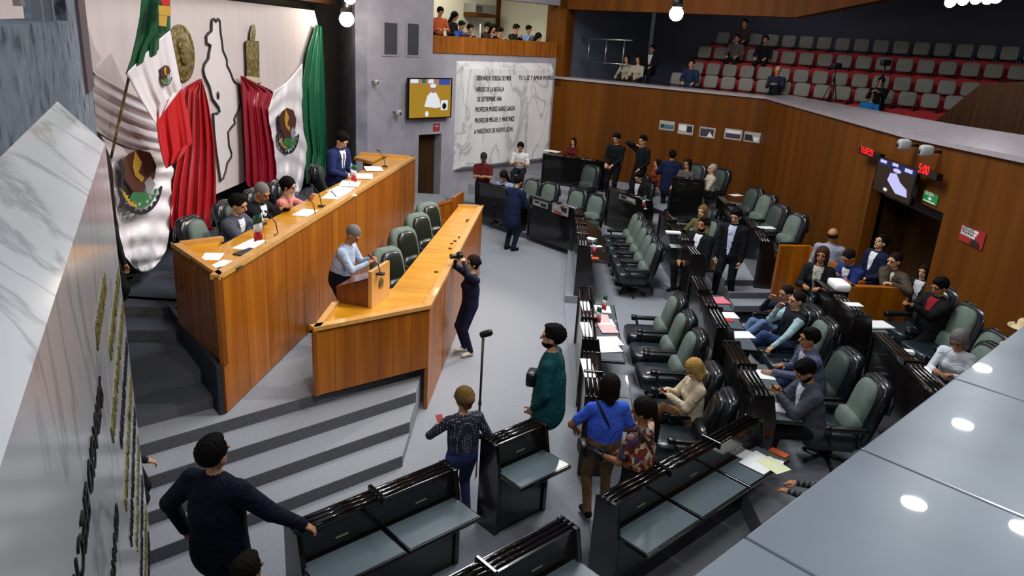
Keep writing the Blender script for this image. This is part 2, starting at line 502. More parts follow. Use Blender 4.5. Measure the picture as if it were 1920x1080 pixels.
# wood walls on the far and right side
w = MB()
w.slab(PA, PB, 0, LEDGE - .02, .3)
struct('wall_far', w, M_WALLWOOD)
def w2x(y): return PB[0] + (PC[0] - PB[0]) * (y - PB[1]) / (PC[1] - PB[1])
w = MB()
yd0, yd1 = 11.04, 13.66
w.prism([PB, (w2x(yd1), yd1), (w2x(yd1) + .3, yd1), (PB[0] + .3, PB[1])], 0, LEDGE - .02)
w.prism([(w2x(yd1), yd1), (w2x(yd0), yd0), (w2x(yd0) + .3, yd0), (w2x(yd1) + .3, yd1)], 2.84, [3.8, 3.84, 3.84, 3.8])
w.prism([(w2x(yd0), yd0), PC, (PC[0] + .3, PC[1]), (w2x(yd0) + .3, yd0)], 0, [3.84, 3.94, 3.94, 3.84])
struct('wall_right', w, M_WALLWOOD)
dw = MB()
dw.box((w2x(yd0) + .9, yd0 - .4, 0), (w2x(yd0) + 1.0, yd1 + .4, 3.6))
dw.box((w2x(yd0) + .3, yd0 - .15, 0), (w2x(yd0) + .95, yd0, 3.4)); dw.box((w2x(yd0) + .3, yd1, 0), (w2x(yd0) + .95, yd1 + .15, 3.4))
dw.box((w2x(yd0) + .28, yd0, 2.84), (w2x(yd0) + .95, yd1, 3.0))
struct('wall_doorway', dw, M_DARKWOOD)
# gallery parapet ledges
lg = MB()
u1 = (Vector(PB) - Vector(PA)).normalized(); n1 = Vector((-u1.y, u1.x))
lg.prism([Vector(PA) - n1 * .06 - u1 * .3, Vector(PB) - n1 * .06, Vector(PB) + n1 * .75 + u1 * .4, Vector(PA) + n1 * .75 - u1 * .3], LEDGE - .05, LEDGE + .02)
struct('trim_7', lg, M_LEDGEFAR)
lg = MB()
for (ya, yb, za, zb_, wa, wb) in ((PB[1], 12.7, 3.82, 3.82, .6, .72), (12.7, PC[1], 3.82, 3.98, .72, .72)):
    a0 = (w2x(ya) - .05, ya); b0_ = (w2x(yb) - .05, yb)
    lg.prism([a0, b0_, (w2x(yb) + wb, yb), (w2x(ya) + wa, ya)], [za - .07, zb_ - .07, zb_, za], [za, zb_, zb_ + .20, za + (.08 if ya > 20 else .20)])
struct('trim_8', lg, M_LEDGEFAR)
# near gallery ledge in front of the camera
e0 = Vector((.45, 1.41))
lg = MB()
A_ = e0 - d44 * 1.25; B_ = e0 + d44 * 8.05
SEAMS = (-1.2, -.42, .24, .93, 1.79, 2.9, 4.1, 5.4, 6.7, 8.05)
for i in range(len(SEAMS) - 1):
    a = e0 + d44 * (SEAMS[i] + .004); b = e0 + d44 * (SEAMS[i + 1] - .004)
    lg.prism([a, b, b - n44 * 1.15, a - n44 * 1.15], LEDGE - .06, LEDGE)
struct('trim_9', lg, M_LEDGE, bevel=.006)
struct('trim_10', MB().prism([A_ - n44 * .02, B_ - n44 * .02, B_ - n44 * 1.1, A_ - n44 * 1.1], LEDGE - .3, LEDGE - .061), mat('ledge_joint_dark', '2c2f35', .8))
struct('wall_near', MB().slab(e0 - d44 * 1.2 - n44 * .08, e0 + d44 * 8.1 - n44 * .08, 0, LEDGE - .3, -.25), M_WALLWOOD)

# near grey wall with its marble tablet
u116 = Vector((-.4384, .8988)); nR = Vector((.8988, .4384))      # along the wall away from camera; towards the chamber
def nw(s, d):                                                    # s along, d perpendicular distance left of the camera line
    return u116 * s - nR * d
dwall = .594
w = MB()
# wall with the window opening of the booth
def nslab(s0, s1, z0, z1, th=.3):
    w.prism([nw(s0, dwall), nw(s1, dwall), nw(s1, dwall + th), nw(s0, dwall + th)], z0, z1)
swin = 7.4
nslab(-1.0, 9.2, 0, 4.86)
nslab(swin, 9.2, 4.86, 8.5)
nslab(-1.0, swin, 6.2, 8.5)
struct('wall_near_left', w, M_GREYSTONE)
bo = MB()
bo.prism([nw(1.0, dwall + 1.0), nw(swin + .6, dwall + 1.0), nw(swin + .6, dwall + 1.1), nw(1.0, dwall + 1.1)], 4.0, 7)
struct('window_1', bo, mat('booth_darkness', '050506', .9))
mu = MB()
for s_ in (6.9, 6.2):
    mu.prism([nw(s_, dwall + .05), nw(s_ + .12, dwall + .05), nw(s_ + .12, dwall + .11), nw(s_, dwall + .11)], 4.86, 6.2)
mu.build('window_frame', mat('window_frame_grey', '4b4d55', .5), bpy.data.objects['window_1'])
cu = MB()
for s_, ww in ((6.35, .35),):
    cu.prism([nw(s_, dwall + .2), nw(s_ + ww, dwall + .2), nw(s_ + ww, dwall + .23), nw(s_, dwall + .23)], 4.95, 6.2)
cu.build('curtain', mat('beige_curtain', '8c7c78', .9), bpy.data.objects['window_1'])
# pilaster strip at the wall end
struct('trim_11', MB().prism([nw(8.3, dwall - .03), nw(9.2, dwall - .03), nw(9.2, dwall), nw(8.3, dwall)], 4.2, 8.5), mat('plum_pilaster', '4b3f43', .7))

# ---- marble tablets
def tablet(name, P0, u, n, L, z0, zf, zb, th, ch, m, label):
    """slab against a wall: P0 far corner on the wall, u along, n out of the wall; bevelled rim"""
    t = empty(name, (P0.x, P0.y, z0), 0, label, 'stone tablet')
    inv = Matrix.Translation(-Vector((P0.x, P0.y, z0)))
    mb = MB()
    def P(s, d, z): q = P0 + u * s + n * d; return inv @ Vector((q.x, q.y, z))
    b = [P(0, 0, z0), P(L, 0, z0), P(L, 0, zb), P(0, 0, zb)]
    f = [P(ch, th, z0 + ch), P(L - ch, th, z0 + ch), P(L - ch, th, zf), P(ch, th, zf)]
    mb.add(b + f, [(4, 5, 6, 7), (3, 2, 1, 0), (0, 1, 5, 4), (1, 2, 6, 5), (2, 3, 7, 6), (3, 0, 4, 7)])
    mb.build('marble_slab', m, t)
    return t, inv

uG = (Vector(PA) - Vector(G0)).normalized(); nG = Vector((uG.y, -uG.x))
tf, invf = tablet('marble_tablet', Vector((-1.98, 22.06)), uG, nG, 4.25, 1.08, 4.02, 4.22, .22, .12, M_MARBLE, 'large white marble tablet with bronze lettering on the far grey wall')
M_LETTER = mat('dark_bronze_letter', '3d3226', .4, .5)
LINES = ['SERVANDO TERESA DE MIER', 'HEROES DE LA BATALLA', 'DE SEPTIEMBRE 1846', 'PROFESOR MOISES SAENZ GARZA', 'PROFESOR MIGUEL F. MARTINEZ', 'A MAESTROS DE NUEVO LEON']
ytx = [3.70, 3.38, 3.10, 2.80, 2.48, 2.16]
for i, (ln, zz) in enumerate(zip(LINES, ytx)):
    q = Vector((-1.98, 22.06)) + uG * (.60 + (.06 if i == 2 else 0)) + nG * .225
    wd = [1.5, 1.2, 1.05, 1.75, 1.75, 1.7][i]
    M = invf @ frame((q.x, q.y, zz), (uG.x, uG.y, 0), (nG.x, nG.y, 0))
    o = text_mesh(ln, .2, M_LETTER, M, tf, .008)
    w0 = max(v.co.dot(Vector((uG.x, uG.y, 0))) for v in o.data.vertices) - min(v.co.dot(Vector((uG.x, uG.y, 0))) for v in o.data.vertices)
    p = M.translation; sc = wd / w0
    o.data.transform(M @ Matrix.Diagonal((sc, 1, 1, 1)) @ M.inverted())
q = Vector((-1.98, 22.06)) + uG * 2.45 + nG * .225
M = invf @ frame((q.x, q.y, 3.72), (uG.x, uG.y, 0), (nG.x, nG.y, 0))
text_mesh('TU LUZ Y AMOR PATRIO', .19, M_LETTER, M @ Matrix.Diagonal((.8, 1, 1, 1)), tf, .008)

# near tablet: front face nearly edge-on
Ln = 6.2
Pn = nw(5.92, dwall)
tn, invn = tablet('marble_tablet', Pn, -u116, nR, Ln, .9, 4.1, 4.36, .262, .14, M_MARBLE2, 'pale marble tablet in the left foreground with rows of raised letters')
M_GOLD = mat('gilt_letter', '8a8250', .4, .5)
M_BLKL = mat('black_letter', '17181c', .4, .3)
nlines = [(3.60, 'MONTERREY', .15, 0, 1.5), (3.28, 'HEROICA CIUDAD', .17, 0, .35), (3.02, 'BENEMERITA DE LA PATRIA', .16, 0, .25), (2.74, 'MARIANO ESCOBEDO', .15, 1, .3), (3.40, 'SUFRAGIO EFECTIVO', .18, 1, 2.4),
          (2.46, 'GENERAL JUAN ZUAZUA', .15, 0, .3), (2.18, 'LAZARO GARZA AYALA', .15, 1, .3), (1.90, 'JOSE MARIA PARAS', .15, 0, .3), (1.62, 'IGNACIO ZARAGOZA', .15, 1, .35), (1.36, 'DIEGO DE MONTEMAYOR', .15, 0, .35), (1.10, 'ALFONSO REYES OCHOA', .15, 1, .35), (2.74, 'GENARO GARZA GARCIA', .15, 1, 2.4), (2.18, 'FRAY SERVANDO', .15, 0, 2.5)]
for zz, ln, sz, k, s0 in nlines:
    q = Pn - u116 * s0 + nR * .264
    M = invn @ frame((q.x, q.y, zz), (-u116.x, -u116.y, 0), (nR.x, nR.y, 0))
    text_mesh(ln, sz, (M_GOLD, M_BLKL)[k], M, tn, .006)

# ---- balcony set into the far grey wall
bc = MB()
q0 = gp(sbal[0]); q1 = gp(sbal[1])
bc.slab(q0, q1, 4.42, 4.88, -.1, off=.04)
o = struct('trim_12', bc, wood('balcony_veneer', '6e3c0c', '8a4f14', '9c5f20', .4, .1))
rm = MB()
nGo = -nG
def bp(s, d): q = gp(s) + nGo * d; return q
rm.prism([bp(sbal[0] - .10, .3), bp(sbal[1] + .0, .3), bp(sbal[1], 3.2), bp(sbal[0] - .10, 3.2)], 3.6, 3.75)
struct('floor_balcony', rm, M_DARKCARPET)
rm = MB()
rm.prism([bp(sbal[0] - .10, 3.2), bp(sbal[1], 3.2), bp(sbal[1], 3.3), bp(sbal[0] - .10, 3.3)], 3.7, 7.0)
rm.prism([bp(sbal[1], .35), bp(sbal[1] + .02, .35), bp(sbal[1] + .02, 3.2), bp(sbal[1], 3.2)], 4.0, 7.0)
rm.prism([bp(sbal[0] - .10, .35), bp(sbal[0] - .09, .35), bp(sbal[0] - .09, 3.2), bp(sbal[0] - .10, 3.2)], 4.0, 7.0)
struct('wall_balcony', rm, M_WHITEWALL)
q = bp((sbal[0] + sbal[1]) / 2, 1.6)
area_light('balcony_room_light', (q.x, q.y, 6.9), (q.x, q.y, 4), 1.5, 75, (1.0, .95, .80), 2.0)
# things on the balcony's back wall
GWb = (tuple(bp(0, 3.18)), tuple(bp(1, 3.18)))
def bwall_box(name, px0, py0, px1, py1, th, m, label=None, cat=None, kind=None):
    a = onplane(px0, py0, *GWb); b = onplane(px1, py1, *GWb)
    o = MB().slab((b.x, b.y), (a.x, a.y), min(a.z, b.z), max(a.z, b.z), .001 - th).build(name, m, None, 0, label, cat, None, kind)
    return o
bwall_box('door_2', 934, -40, 970, 62, .05, M_WALLWOOD, kind='structure')
b0 = onplane(870, 6, *GWb); b1 = onplane(908, 26, *GWb)
ac = empty('air_conditioner', (b0.x, b0.y, b1.z), 0, 'boxy grey wall air conditioner on a wooden shelf in the balcony room', 'air conditioner')
inv = Matrix.Translation(-Vector((b0.x, b0.y, b1.z)))
def acb(z0, z1, th, m, nm, s0=0, s1=1):
    A = Vector((b1.x, b1.y)); B = Vector((b0.x, b0.y)); dd = B - A
    mb = MB().slab(A + dd * s0, A + dd * s1, z0, z1, th)
    mb.v = [tuple(inv @ Vector(v)) for v in mb.v]; mb.build(nm, m, ac)
acb(b1.z, b0.z, .55, mat('ac_grey', '8f8f8a', .5), 'casing')
acb(b1.z + .05, b0.z - .05, .57, mat('ac_grille', '4a4844', .6), 'grille', .68, .97)
acb(b1.z - .12, b1.z - .02, .6, M_WALLWOOD, 'shelf')
bwall_box('wall_plaque', 997, -30, 1008, 33, .06, M_DARKWOOD, 'narrow dark plaque hanging right of the balcony door', 'plaque')

# column between balcony and gallery, and the soffit over the gallery opening
cm = MB()
cm.prism([Vector(PA) + uG * .0 - nG * .0, Vector(PA) + u1 * .28, Vector(PA) + u1 * .28 + n1 * .5, Vector(PA) + nGo * .5], LEDGE - .3, 8.5)
cm.v = [(v[0], v[1], v[2]) for v in cm.v]
struct('wall_column', cm, M_WALLWOOD)
so = MB()
sa = onplane(1050, 20, *W1); sb = onplane(1500, 22, *W1)
zs = onplane(1200, 22, *W1).z
so.slab(Vector(PA), Vector(PB) + u1 * .4, zs, zs + 2.2, .6)
so.prism([Vector(PB) + u1 * .4, Vector(PB) + u1 * 6, Vector(PB) + u1 * 6 + n1 * .6, Vector(PB) + u1 * .4 + n1 * .6], [zs, zs + 1.3, zs + 1.3, zs], zs + 2.2)
struct('ceiling_soffit', so, M_WALLWOOD)

# ---- gallery
gal = MB()
gal.prism([Vector(PA) + n1 * .3, Vector(PA) + n1 * .3 + u1 * 22, Vector(PA) + n1 * 8 + u1 * 22, Vector(PA) + n1 * 8], 2.6, 2.9)
gal.prism([(6.9, 21.4), (6.6, 6.5), (20, 6.5), (20, 24)], 2.6, 2.9)
for k in range(4):
    o_ = 1.75 + .95 * k
    if k: gal.prism([Vector(PA) + n1 * o_ + u1 * 2.4, Vector(PA) + n1 * o_ + u1 * 20, Vector(PA) + n1 * 8 + u1 * 20, Vector(PA) + n1 * 8 + u1 * 2.4], 2.9, 2.9 + .5 * k)
struct('floor_gallery', gal, M_DARKCARPET)
struct('wall_gallery', MB().slab(Vector(PA) + n1 * 5.9 + u1 * .5, Vector(PA) + n1 * 5.9 + u1 * 22, 2.6, 9, .2), M_GALLERYWALL)
struct('wall_gallery_side', MB().prism([Vector(PA) + n1 * .55 + u1 * .05, Vector(PA) + n1 * 6 + u1 * .3, Vector(PA) + n1 * 6 + u1 * .1, Vector(PA) + n1 * .55 - u1 * .15], 2.6, 9), mat('blue_grey_gallery_wall', '5a6170', .85))
struct('ceiling_gallery', MB().prism([Vector(PB) + u1 * 1.0 + n1 * 1.2, Vector(PB) + u1 * 16 - n1 * 1, Vector(PB) + u1 * 16 + n1 * 9, Vector(PB) - u1 * 6 + n1 * 9, Vector(PB) - u1 * 6 + n1 * .8], 7.6, 7.8), M_NIGHT)
struct('ceiling', MB().prism([(-9, -6), (20, -6), (20, 32), (-9, 32)], 9.6, 9.8), M_NIGHT)
struct('wall_gallery_far', MB().box((19, 0, 2.6), (19.2, 26, 9)), M_NIGHT)

# gallery seats: grey shell back and red cushion
def make_seat():
    r = empty('auditorium_seat')
    R = Matrix.Rotation(-.16, 3, 'Y')
    mb = MB(); mb.sell((-.22, 0, .74), (.05, .225, .19), .35, .35, R, 16, 8); mb.build('backrest', M_GREYSEAT, r)
    mb = MB(); mb.sell((.05, 0, .42), (.25, .235, .08), .35, .35, None, 16, 8); mb.build('seat', M_REDSEAT, r)
    mb = MB(); mb.box((-.2, -.25, 0), (.22, -.235, .55)); mb.box((-.2, .235, 0), (.22, .25, .55)); mb.build('side_frame', M_BLACKPL, r)
    mb = MB(); mb.box((.30, -.28, .0), (.32, .28, .47)); mb.build('front_panel', M_REDSEAT, r)
    return r
seat0 = make_seat(); first = True
seat_face = math.atan2(-n1.y, -n1.x)
ROWN = ['first row', 'second row', 'third row', 'fourth row']
gallery_pos = {}
for k in range(4):
    nseat = 30
    for i in range(nseat):
        s_ = 3.6 + .56 * i + (.2 if k % 2 else 0)
        if k == 3 and i > 24: continue
        if k == 0 and i < 0: continue
        if 13 < s_ < 13.9: continue
        p = Vector(PA) + n1 * (1.45 + .95 * k) + u1 * s_
        o = seat0 if first else copy_tree(seat0)
        first = False
        o.location = (p.x, p.y, 2.92 + .5 * k + (.35 if k == 0 else .2)); o.rotation_euler = (0, 0, seat_face)
        tag(o, 'putty-backed red auditorium seat in the %s of the public gallery' % ROWN[k], 'seat', 'public gallery seats, %s' % ROWN[k])
# riser under the seat rows
gal = MB()
for k in range(4):
    zt = 2.92 + .5 * k + (.35 if k == 0 else .2)
    gal.prism([Vector(PA) + n1 * (1.1 + .95 * k) + u1 * 3.2, Vector(PA) + n1 * (1.1 + .95 * k) + u1 * 21, Vector(PA) + n1 * (1.9 + .95 * k) + u1 * 21, Vector(PA) + n1 * (1.9 + .95 * k) + u1 * 3.2], 2.8, zt)
struct('floor_gallery_rows', gal, mat('deep_red_gallery_carpet', '5a1416', .9))
# railing at the left of the gallery
rl = MB(); 
def gq(px, py, off): 
    A = Vector(PA) + n1 * off; B = Vector(PB) + n1 * off
    return onplane(px, py, A, B)
r0 = gq(1092, 72, 1.3); r1 = gq(1186, 76, 1.3)
rail = empty('handrail', (r0.x, r0.y, r0.z - .9), 0, 'pale metal handrail at the left end of the public gallery', 'handrail')
iv = Matrix.Translation(-Vector((r0.x, r0.y, r0.z - .9)))
mb = MB().tube([iv @ r0, iv @ r1], .028); mb.build('top_bar', M_CHROME, rail)
mb = MB().tube([iv @ (r0 - Vector((0, 0, .75))), iv @ (r1 - Vector((0, 0, .75)))], .02); mb.build('bottom_bar', M_CHROME, rail)
for f_ in (.15, .5, .85):
    q = r0.lerp(r1, f_); MB().tube([iv @ q, iv @ (q - Vector((0, 0, .9)))], .02).build('post', M_CHROME, rail)
# timber booth on the right of the gallery
b0 = at(1750, 222, LEDGE + .1)
bt = MB()
bq = [onplane(px, py, (8.8, 0), (8.8, 20)) for px, py in ((1748, 232), (1838, 158), (1960, 150), (1960, 330), (1748, 330))]
bq2 = [q + Vector((4.0, 0, 0)) for q in bq]
bt.add(bq + bq2, [(0, 1, 2, 3, 4), (9, 8, 7, 6, 5)] + [(i, i + 5, (i + 1) % 5 + 5, (i + 1) % 5) for i in range(5)])
struct('trim_13', bt, M_DARKWOOD)

# ================================================================== rostrum, front counter, lectern
RT = 2.30
rost = empty('rostrum', (RB0.x, RB0.y, .6), 0, 'long honey-coloured wooden rostrum counter where the presidium sits', 'rostrum')
ri = Matrix.Translation(-Vector((RB0.x, RB0.y, .6)))
def rb(mb, name, m, parent, inv, bevel=0):
    mb.v = [tuple(inv @ Vector(v)) for v in mb.v]
    return mb.build(name, m, parent, bevel)
F0 = RB0.copy(); F1 = Vector((-2.36, 16.66))
udr = (F1 - F0).normalized(); ndr = Vector((-udr.y, udr.x))      # towards the presidium
WG = Vector((-4.25, 8.80))                                       # tip of the left wing
uw = (WG - F0).normalized(); nw_ = Vector((uw.y, -uw.x))         # towards the inside of the wing
rb(MB().slab(F0, F1, .62, RT - .03, .05), 'front_panel', M_ROSTRUM, rost, ri)
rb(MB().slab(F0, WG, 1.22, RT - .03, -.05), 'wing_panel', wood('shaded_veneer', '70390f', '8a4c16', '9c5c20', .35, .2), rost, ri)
mb = MB()
D = .60
ci = F0 + udr * (D * 1.9) + ndr * D                              # inner corner
mb.prism([F0, F1, F1 + ndr * D, ci], RT - .11, RT - .05)
mb.prism([F0, ci, WG + nw_ * .62, WG], RT - .11, RT - .05)
rb(mb, 'counter_top', M_DESKTOP, rost, ri)
mb = MB()
mb.prism([F0 - ndr * .02, F1 - ndr * .02, F1 + ndr * .09, F0 + ndr * .09], RT - .06, RT)
mb.prism([F0 - ndr * .02 - nw_ * .0, F0 + udr * .1, WG + nw_ * .09, WG - nw_ * .01], RT - .06, RT)
mb.prism([WG, WG + nw_ * .62, WG + nw_ * .62 - uw * .08, WG - uw * .08], RT - .06, RT)
mb.prism([F1 - udr * .09, F1, F1 + ndr * 1.25, F1 + ndr * 1.25 - udr * .09], RT - .06, RT)
rb(mb, 'edging', M_RIM, rost, ri)
# far wing return
mb = MB().slab(F1, F1 + ndr * 1.2, 1.2, RT - .04, -.05); rb(mb, 'wing_panel', M_ROSTRUM, rost, ri)
mb = MB().prism([F1 + ndr * .7, F1 + ndr * 1.25, F1 + ndr * 1.25 - udr * .5, F1 + ndr * .7 - udr * .9], RT - .11, RT - .05); rb(mb, 'counter_top', M_DESKTOP, rost, ri)
mb = MB().slab(WG + nw_ * .05, WG + nw_ * .6, 1.22, RT - .08, .04); rb(mb, 'wing_leg', M_ROSTRUM, rost, ri)
# plank seams on the rostrum front
mb = MB()
L = (F1 - F0).length
for i in range(1, 15):
    a = F0 + udr * (L * i / 15)
    mb.slab(a, a + udr * .008, .64, RT - .06, -.003)
rb(mb, 'panel_seams', mat('seam_brown', '7a4a18', .6), rost, ri)

# front counter, bent in the middle
CT = 1.55
C0 = Vector((-2.33, 8.15)); C1 = Vector((-1.07, 9.18)); C2 = Vector((-.73, 15.45))
I0 = Vector((-2.33, 9.05)); I1 = Vector((-1.68, 9.87)); I2 = Vector((-1.24, 15.38))
fc = empty('front_counter', (C1.x, C1.y, 0), 0, 'angled golden wooden counter in front of the rostrum, carrying the lectern', 'counter')
fi = Matrix.Translation(-Vector((C1.x, C1.y, 0)))
u01 = (C1 - C0).normalized(); u12 = (C2 - C1).normalized()
mb = MB().slab(C0, C1, .64, CT - .03, .05); rb(mb, 'front_panel', M_ROSTRUM, fc, fi)
mb = MB().slab(C1, C2, 0.0, CT - .03, .05); rb(mb, 'side_panel', M_ROSTRUM, fc, fi)
mb = MB().slab(C0, I0, .64, CT - .04, -.05); mb.slab(C2 - u12 * .05, I2 - u12 * .05, .6, CT - .04, -.05); rb(mb, 'end_panel', M_ROSTRUM, fc, fi)
mb = MB().prism([C0, C1, C2, I2, I1, I0], CT - .09, CT - .045); rb(mb, 'counter_top', M_DESKTOP, fc, fi)
mb = MB()
n01 = Vector((-u01.y, u01.x)); n12 = Vector((-u12.y, u12.x))
mb.prism([C0 - n01 * .02, C1 - n01 * .02 + n12 * -.02, C1 + n12 * .09 + n01 * .03, C0 + n01 * .10], CT - .05, CT)
mb.prism([C1 - n12 * .02, C2 - n12 * .02, C2 + n12 * .09, C1 + n12 * .09], CT - .05, CT)
mb.prism([C0, C0 + u01 * .1, I0 + u01 * .1, I0], CT - .05, CT)
mb.prism([C2, I2, I2 - u12 * .08, C2 - u12 * .08], CT - .05, CT)
rb(mb, 'edging', M_RIM, fc, fi)
mb = MB()
for i in range(1, 6):
    a = C0 + u01 * ((C1 - C0).length * i / 6); mb.slab(a, a + u01 * .006, .66, CT - .06, -.003)
a = C1 + u12 * 1.25; mb.slab(a, a + u12 * .02, .02, CT - .06, -.003)
rb(mb, 'panel_seams', MATS['seam_brown'], fc, fi)
# microphone sockets in the counter top
k = 0
for px, py in ((818, 510), (853, 452), (847, 457), (844, 466), (877, 412), (862, 445), (875, 415)):
    p = at(px, py, CT - .04)
    MB().cyl((p.x, p.y), .028, CT - .046, CT - .03, 12).build('microphone_socket', M_BLACKPL, fc).data.transform(fi)

def lectern(name, c, rz, w_, dz, m_side, m_front, label, emblem=False):
    """c: centre on the counter; local +x is the audience side"""
    t = empty(name, c, rz, label, 'lectern')
    hw = w_ / 2
    # sloped side profile in x-z
    prof = [(-.34, 0), (.16, 0), (.16, .42 * dz), (-.34, .22 * dz)]
    for y0, y1 in ((-hw, -hw + .03), (hw - .03, hw)):
        MB().add([(x, y0, z) for x, z in prof] + [(x, y1, z) for x, z in prof], [(3, 2, 1, 0), (4, 5, 6, 7), (0, 1, 5, 4), (1, 2, 6, 5), (2, 3, 7, 6), (3, 0, 4, 7)]).build('side_panel', m_side, t)
    MB().box((.12, -hw - .02, 0), (.17, hw + .02, .50 * dz)).build('front_panel', m_front, t)
    mb = MB(); mb.add([(-.35, -hw, .22 * dz), (.13, -hw, .41 * dz), (.13, hw, .41 * dz), (-.35, hw, .22 * dz), (-.35, -hw, .19 * dz), (.13, -hw, .38 * dz), (.13, hw, .38 * dz), (-.35, hw, .19 * dz)],
                      [(0, 1, 2, 3), (7, 6, 5, 4), (0, 4, 5, 1), (1, 5, 6, 2), (2, 6, 7, 3), (3, 7, 4, 0)])
    mb.build('reading_board', m_side, t)
    if emblem:
        mb = MB(); M = Matrix.Rotation(math.pi / 2, 4, 'Y')
        mb.lathe((.172, 0, .27 * dz), [(0, .006), (.05, .006), (.075, .004), (.08, 0)], 20, 0, M)
        for s_ in (-1, 1):
            mb.sell((.178, .035 * s_, .25 * dz), (.006, .02, .05), 1, 1, Matrix.Rotation(.5 * s_, 3, 'X'), 8, 6)
        mb.build('crest', M_BRONZE, t)
    return t
pl = at(692, 560, CT)
ledir = math.atan2(-n12.y, -n12.x)
M_LECT = wood('lectern_brown_veneer', '5a2c10', '6a3614', '7a421c', .3, .3)
lectern('lectern', (-1.90, 9.32, CT - .045), math.radians(-14), .52, 1.0, M_LECT, M_RIM, 'brown wooden lectern in front of the speaker in the light blue shirt', True)
lectern('lectern', (-1.42, 15.7, 1.2), math.radians(-12), .7, 1.0, M_ROSTRUM, M_ROSTRUM, 'orange wooden lectern at the far end of the front counter')
MB().box((-1.75, 15.3, .6), (-1.2, 15.95, 1.2)).build('lectern_plinth', M_ROSTRUM, None, 0, 'orange wooden plinth under the far lectern', 'plinth')

# ================================================================== chairs
def make_chair(sage=True, label_parts=True, name='armchair', rim=M_LEATHER, pad=None, tall=1.0):
    """upholstered bench armchair, local +x is the way the sitter faces"""
    r = empty(name)
    pad = pad or (M_SAGE if sage else M_LEATHER)
    R = Matrix.Rotation(-.24, 3, 'Y')
    MB().sell((.05, 0, .40), (.33, .29, .12), .35, .30, None, 24, 10).build('seat', M_SEATLEATHER, r)
    mb = MB()
    mb.sell((-.36, 0, .72 * tall), (.085, .30, .42 * tall), .42, .55, R, 28, 14)
    mb.sell((-.40, 0, .76 * tall), (.07, .27, .40 * tall), .45, .5, R, 24, 12)
    mb.build('backrest', rim, r)
    # ribbed crest of the backrest
    mb = MB()
    for q, (hw, zz, rr) in enumerate(((.285, .80, .030), (.27, .80, .026))):
        pts = []
        for i in range(15):
            a = math.pi * i / 14
            y = hw * math.cos(a); z = .28 * math.sin(a) ** .75
            v = R @ Vector((.02 - .10 * q, y, z)); pts.append(v + Vector((-.40, 0, zz * tall + .02)))
        mb.tube(pts, rr, 8)
    mb.build('crest_piping', rim, r)
    # fitted pad with a shaped waist
    mb = MB()
    mb.sell((-.29, 0, .80 * tall), (.075, .215, .31 * tall), .6, .8, R, 24, 12)
    mb.sell((-.19, 0, .58), (.10, .24, .13), .7, .6, R, 24, 10)
    mb.build('back_pad', pad, r)
    for s_ in (-1, 1):
        mb = MB()
        mb.sell((-.04, .315 * s_, .60), (.26, .042, .032), .5, .4, None, 16, 8)
        mb.sell((.20, .315 * s_, .60), (.05, .052, .045), .5, .5, None, 14, 8)
        mb.tube([(.16, .315 * s_, .58), (.10, .315 * s_, .36)], .022, 8)
        mb.tube([(-.2, .315 * s_, .58), (-.22, .30 * s_, .36)], .022, 8)
        mb.build('armrest', M_LEATHER, r)
    mb = MB()
    mb.cyl((0, 0), .035, .06, .32, 12)
    mb.box((-.22, -.22, .26), (.24, .22, .32))
    for k_ in range(5):
        a = 2 * math.pi * k_ / 5 + .3
        mb.tube([(0, 0, .11), (.27 * math.cos(a), .27 * math.sin(a), .04)], [.028, .018], 6)
        mb.sell((.27 * math.cos(a), .27 * math.sin(a), .03), (.03, .03, .03), 1, 1, None, 8, 6)
    mb.build('swivel_base', M_BLACKPL, r)
    return r

CH = {}
CH['sage'] = make_chair(True); CH['black'] = make_chair(False)
CH['dark'] = make_chair(True, pad=M_SAGEDARK)
_used = set()
def chair(kind, x, y, z, deg, label, group=None, scale=1.0):
    src = CH[kind]
    if kind not in _used:
        _used.add(kind); o = src
    else:
        o = copy_tree(src)
    o.location = (x, y, z); o.rotation_euler = (0, 0, math.radians(deg)); o.scale = (scale,) * 3
    if 'group' in o: del o['group']
    return tag(o, label, 'chair', group)

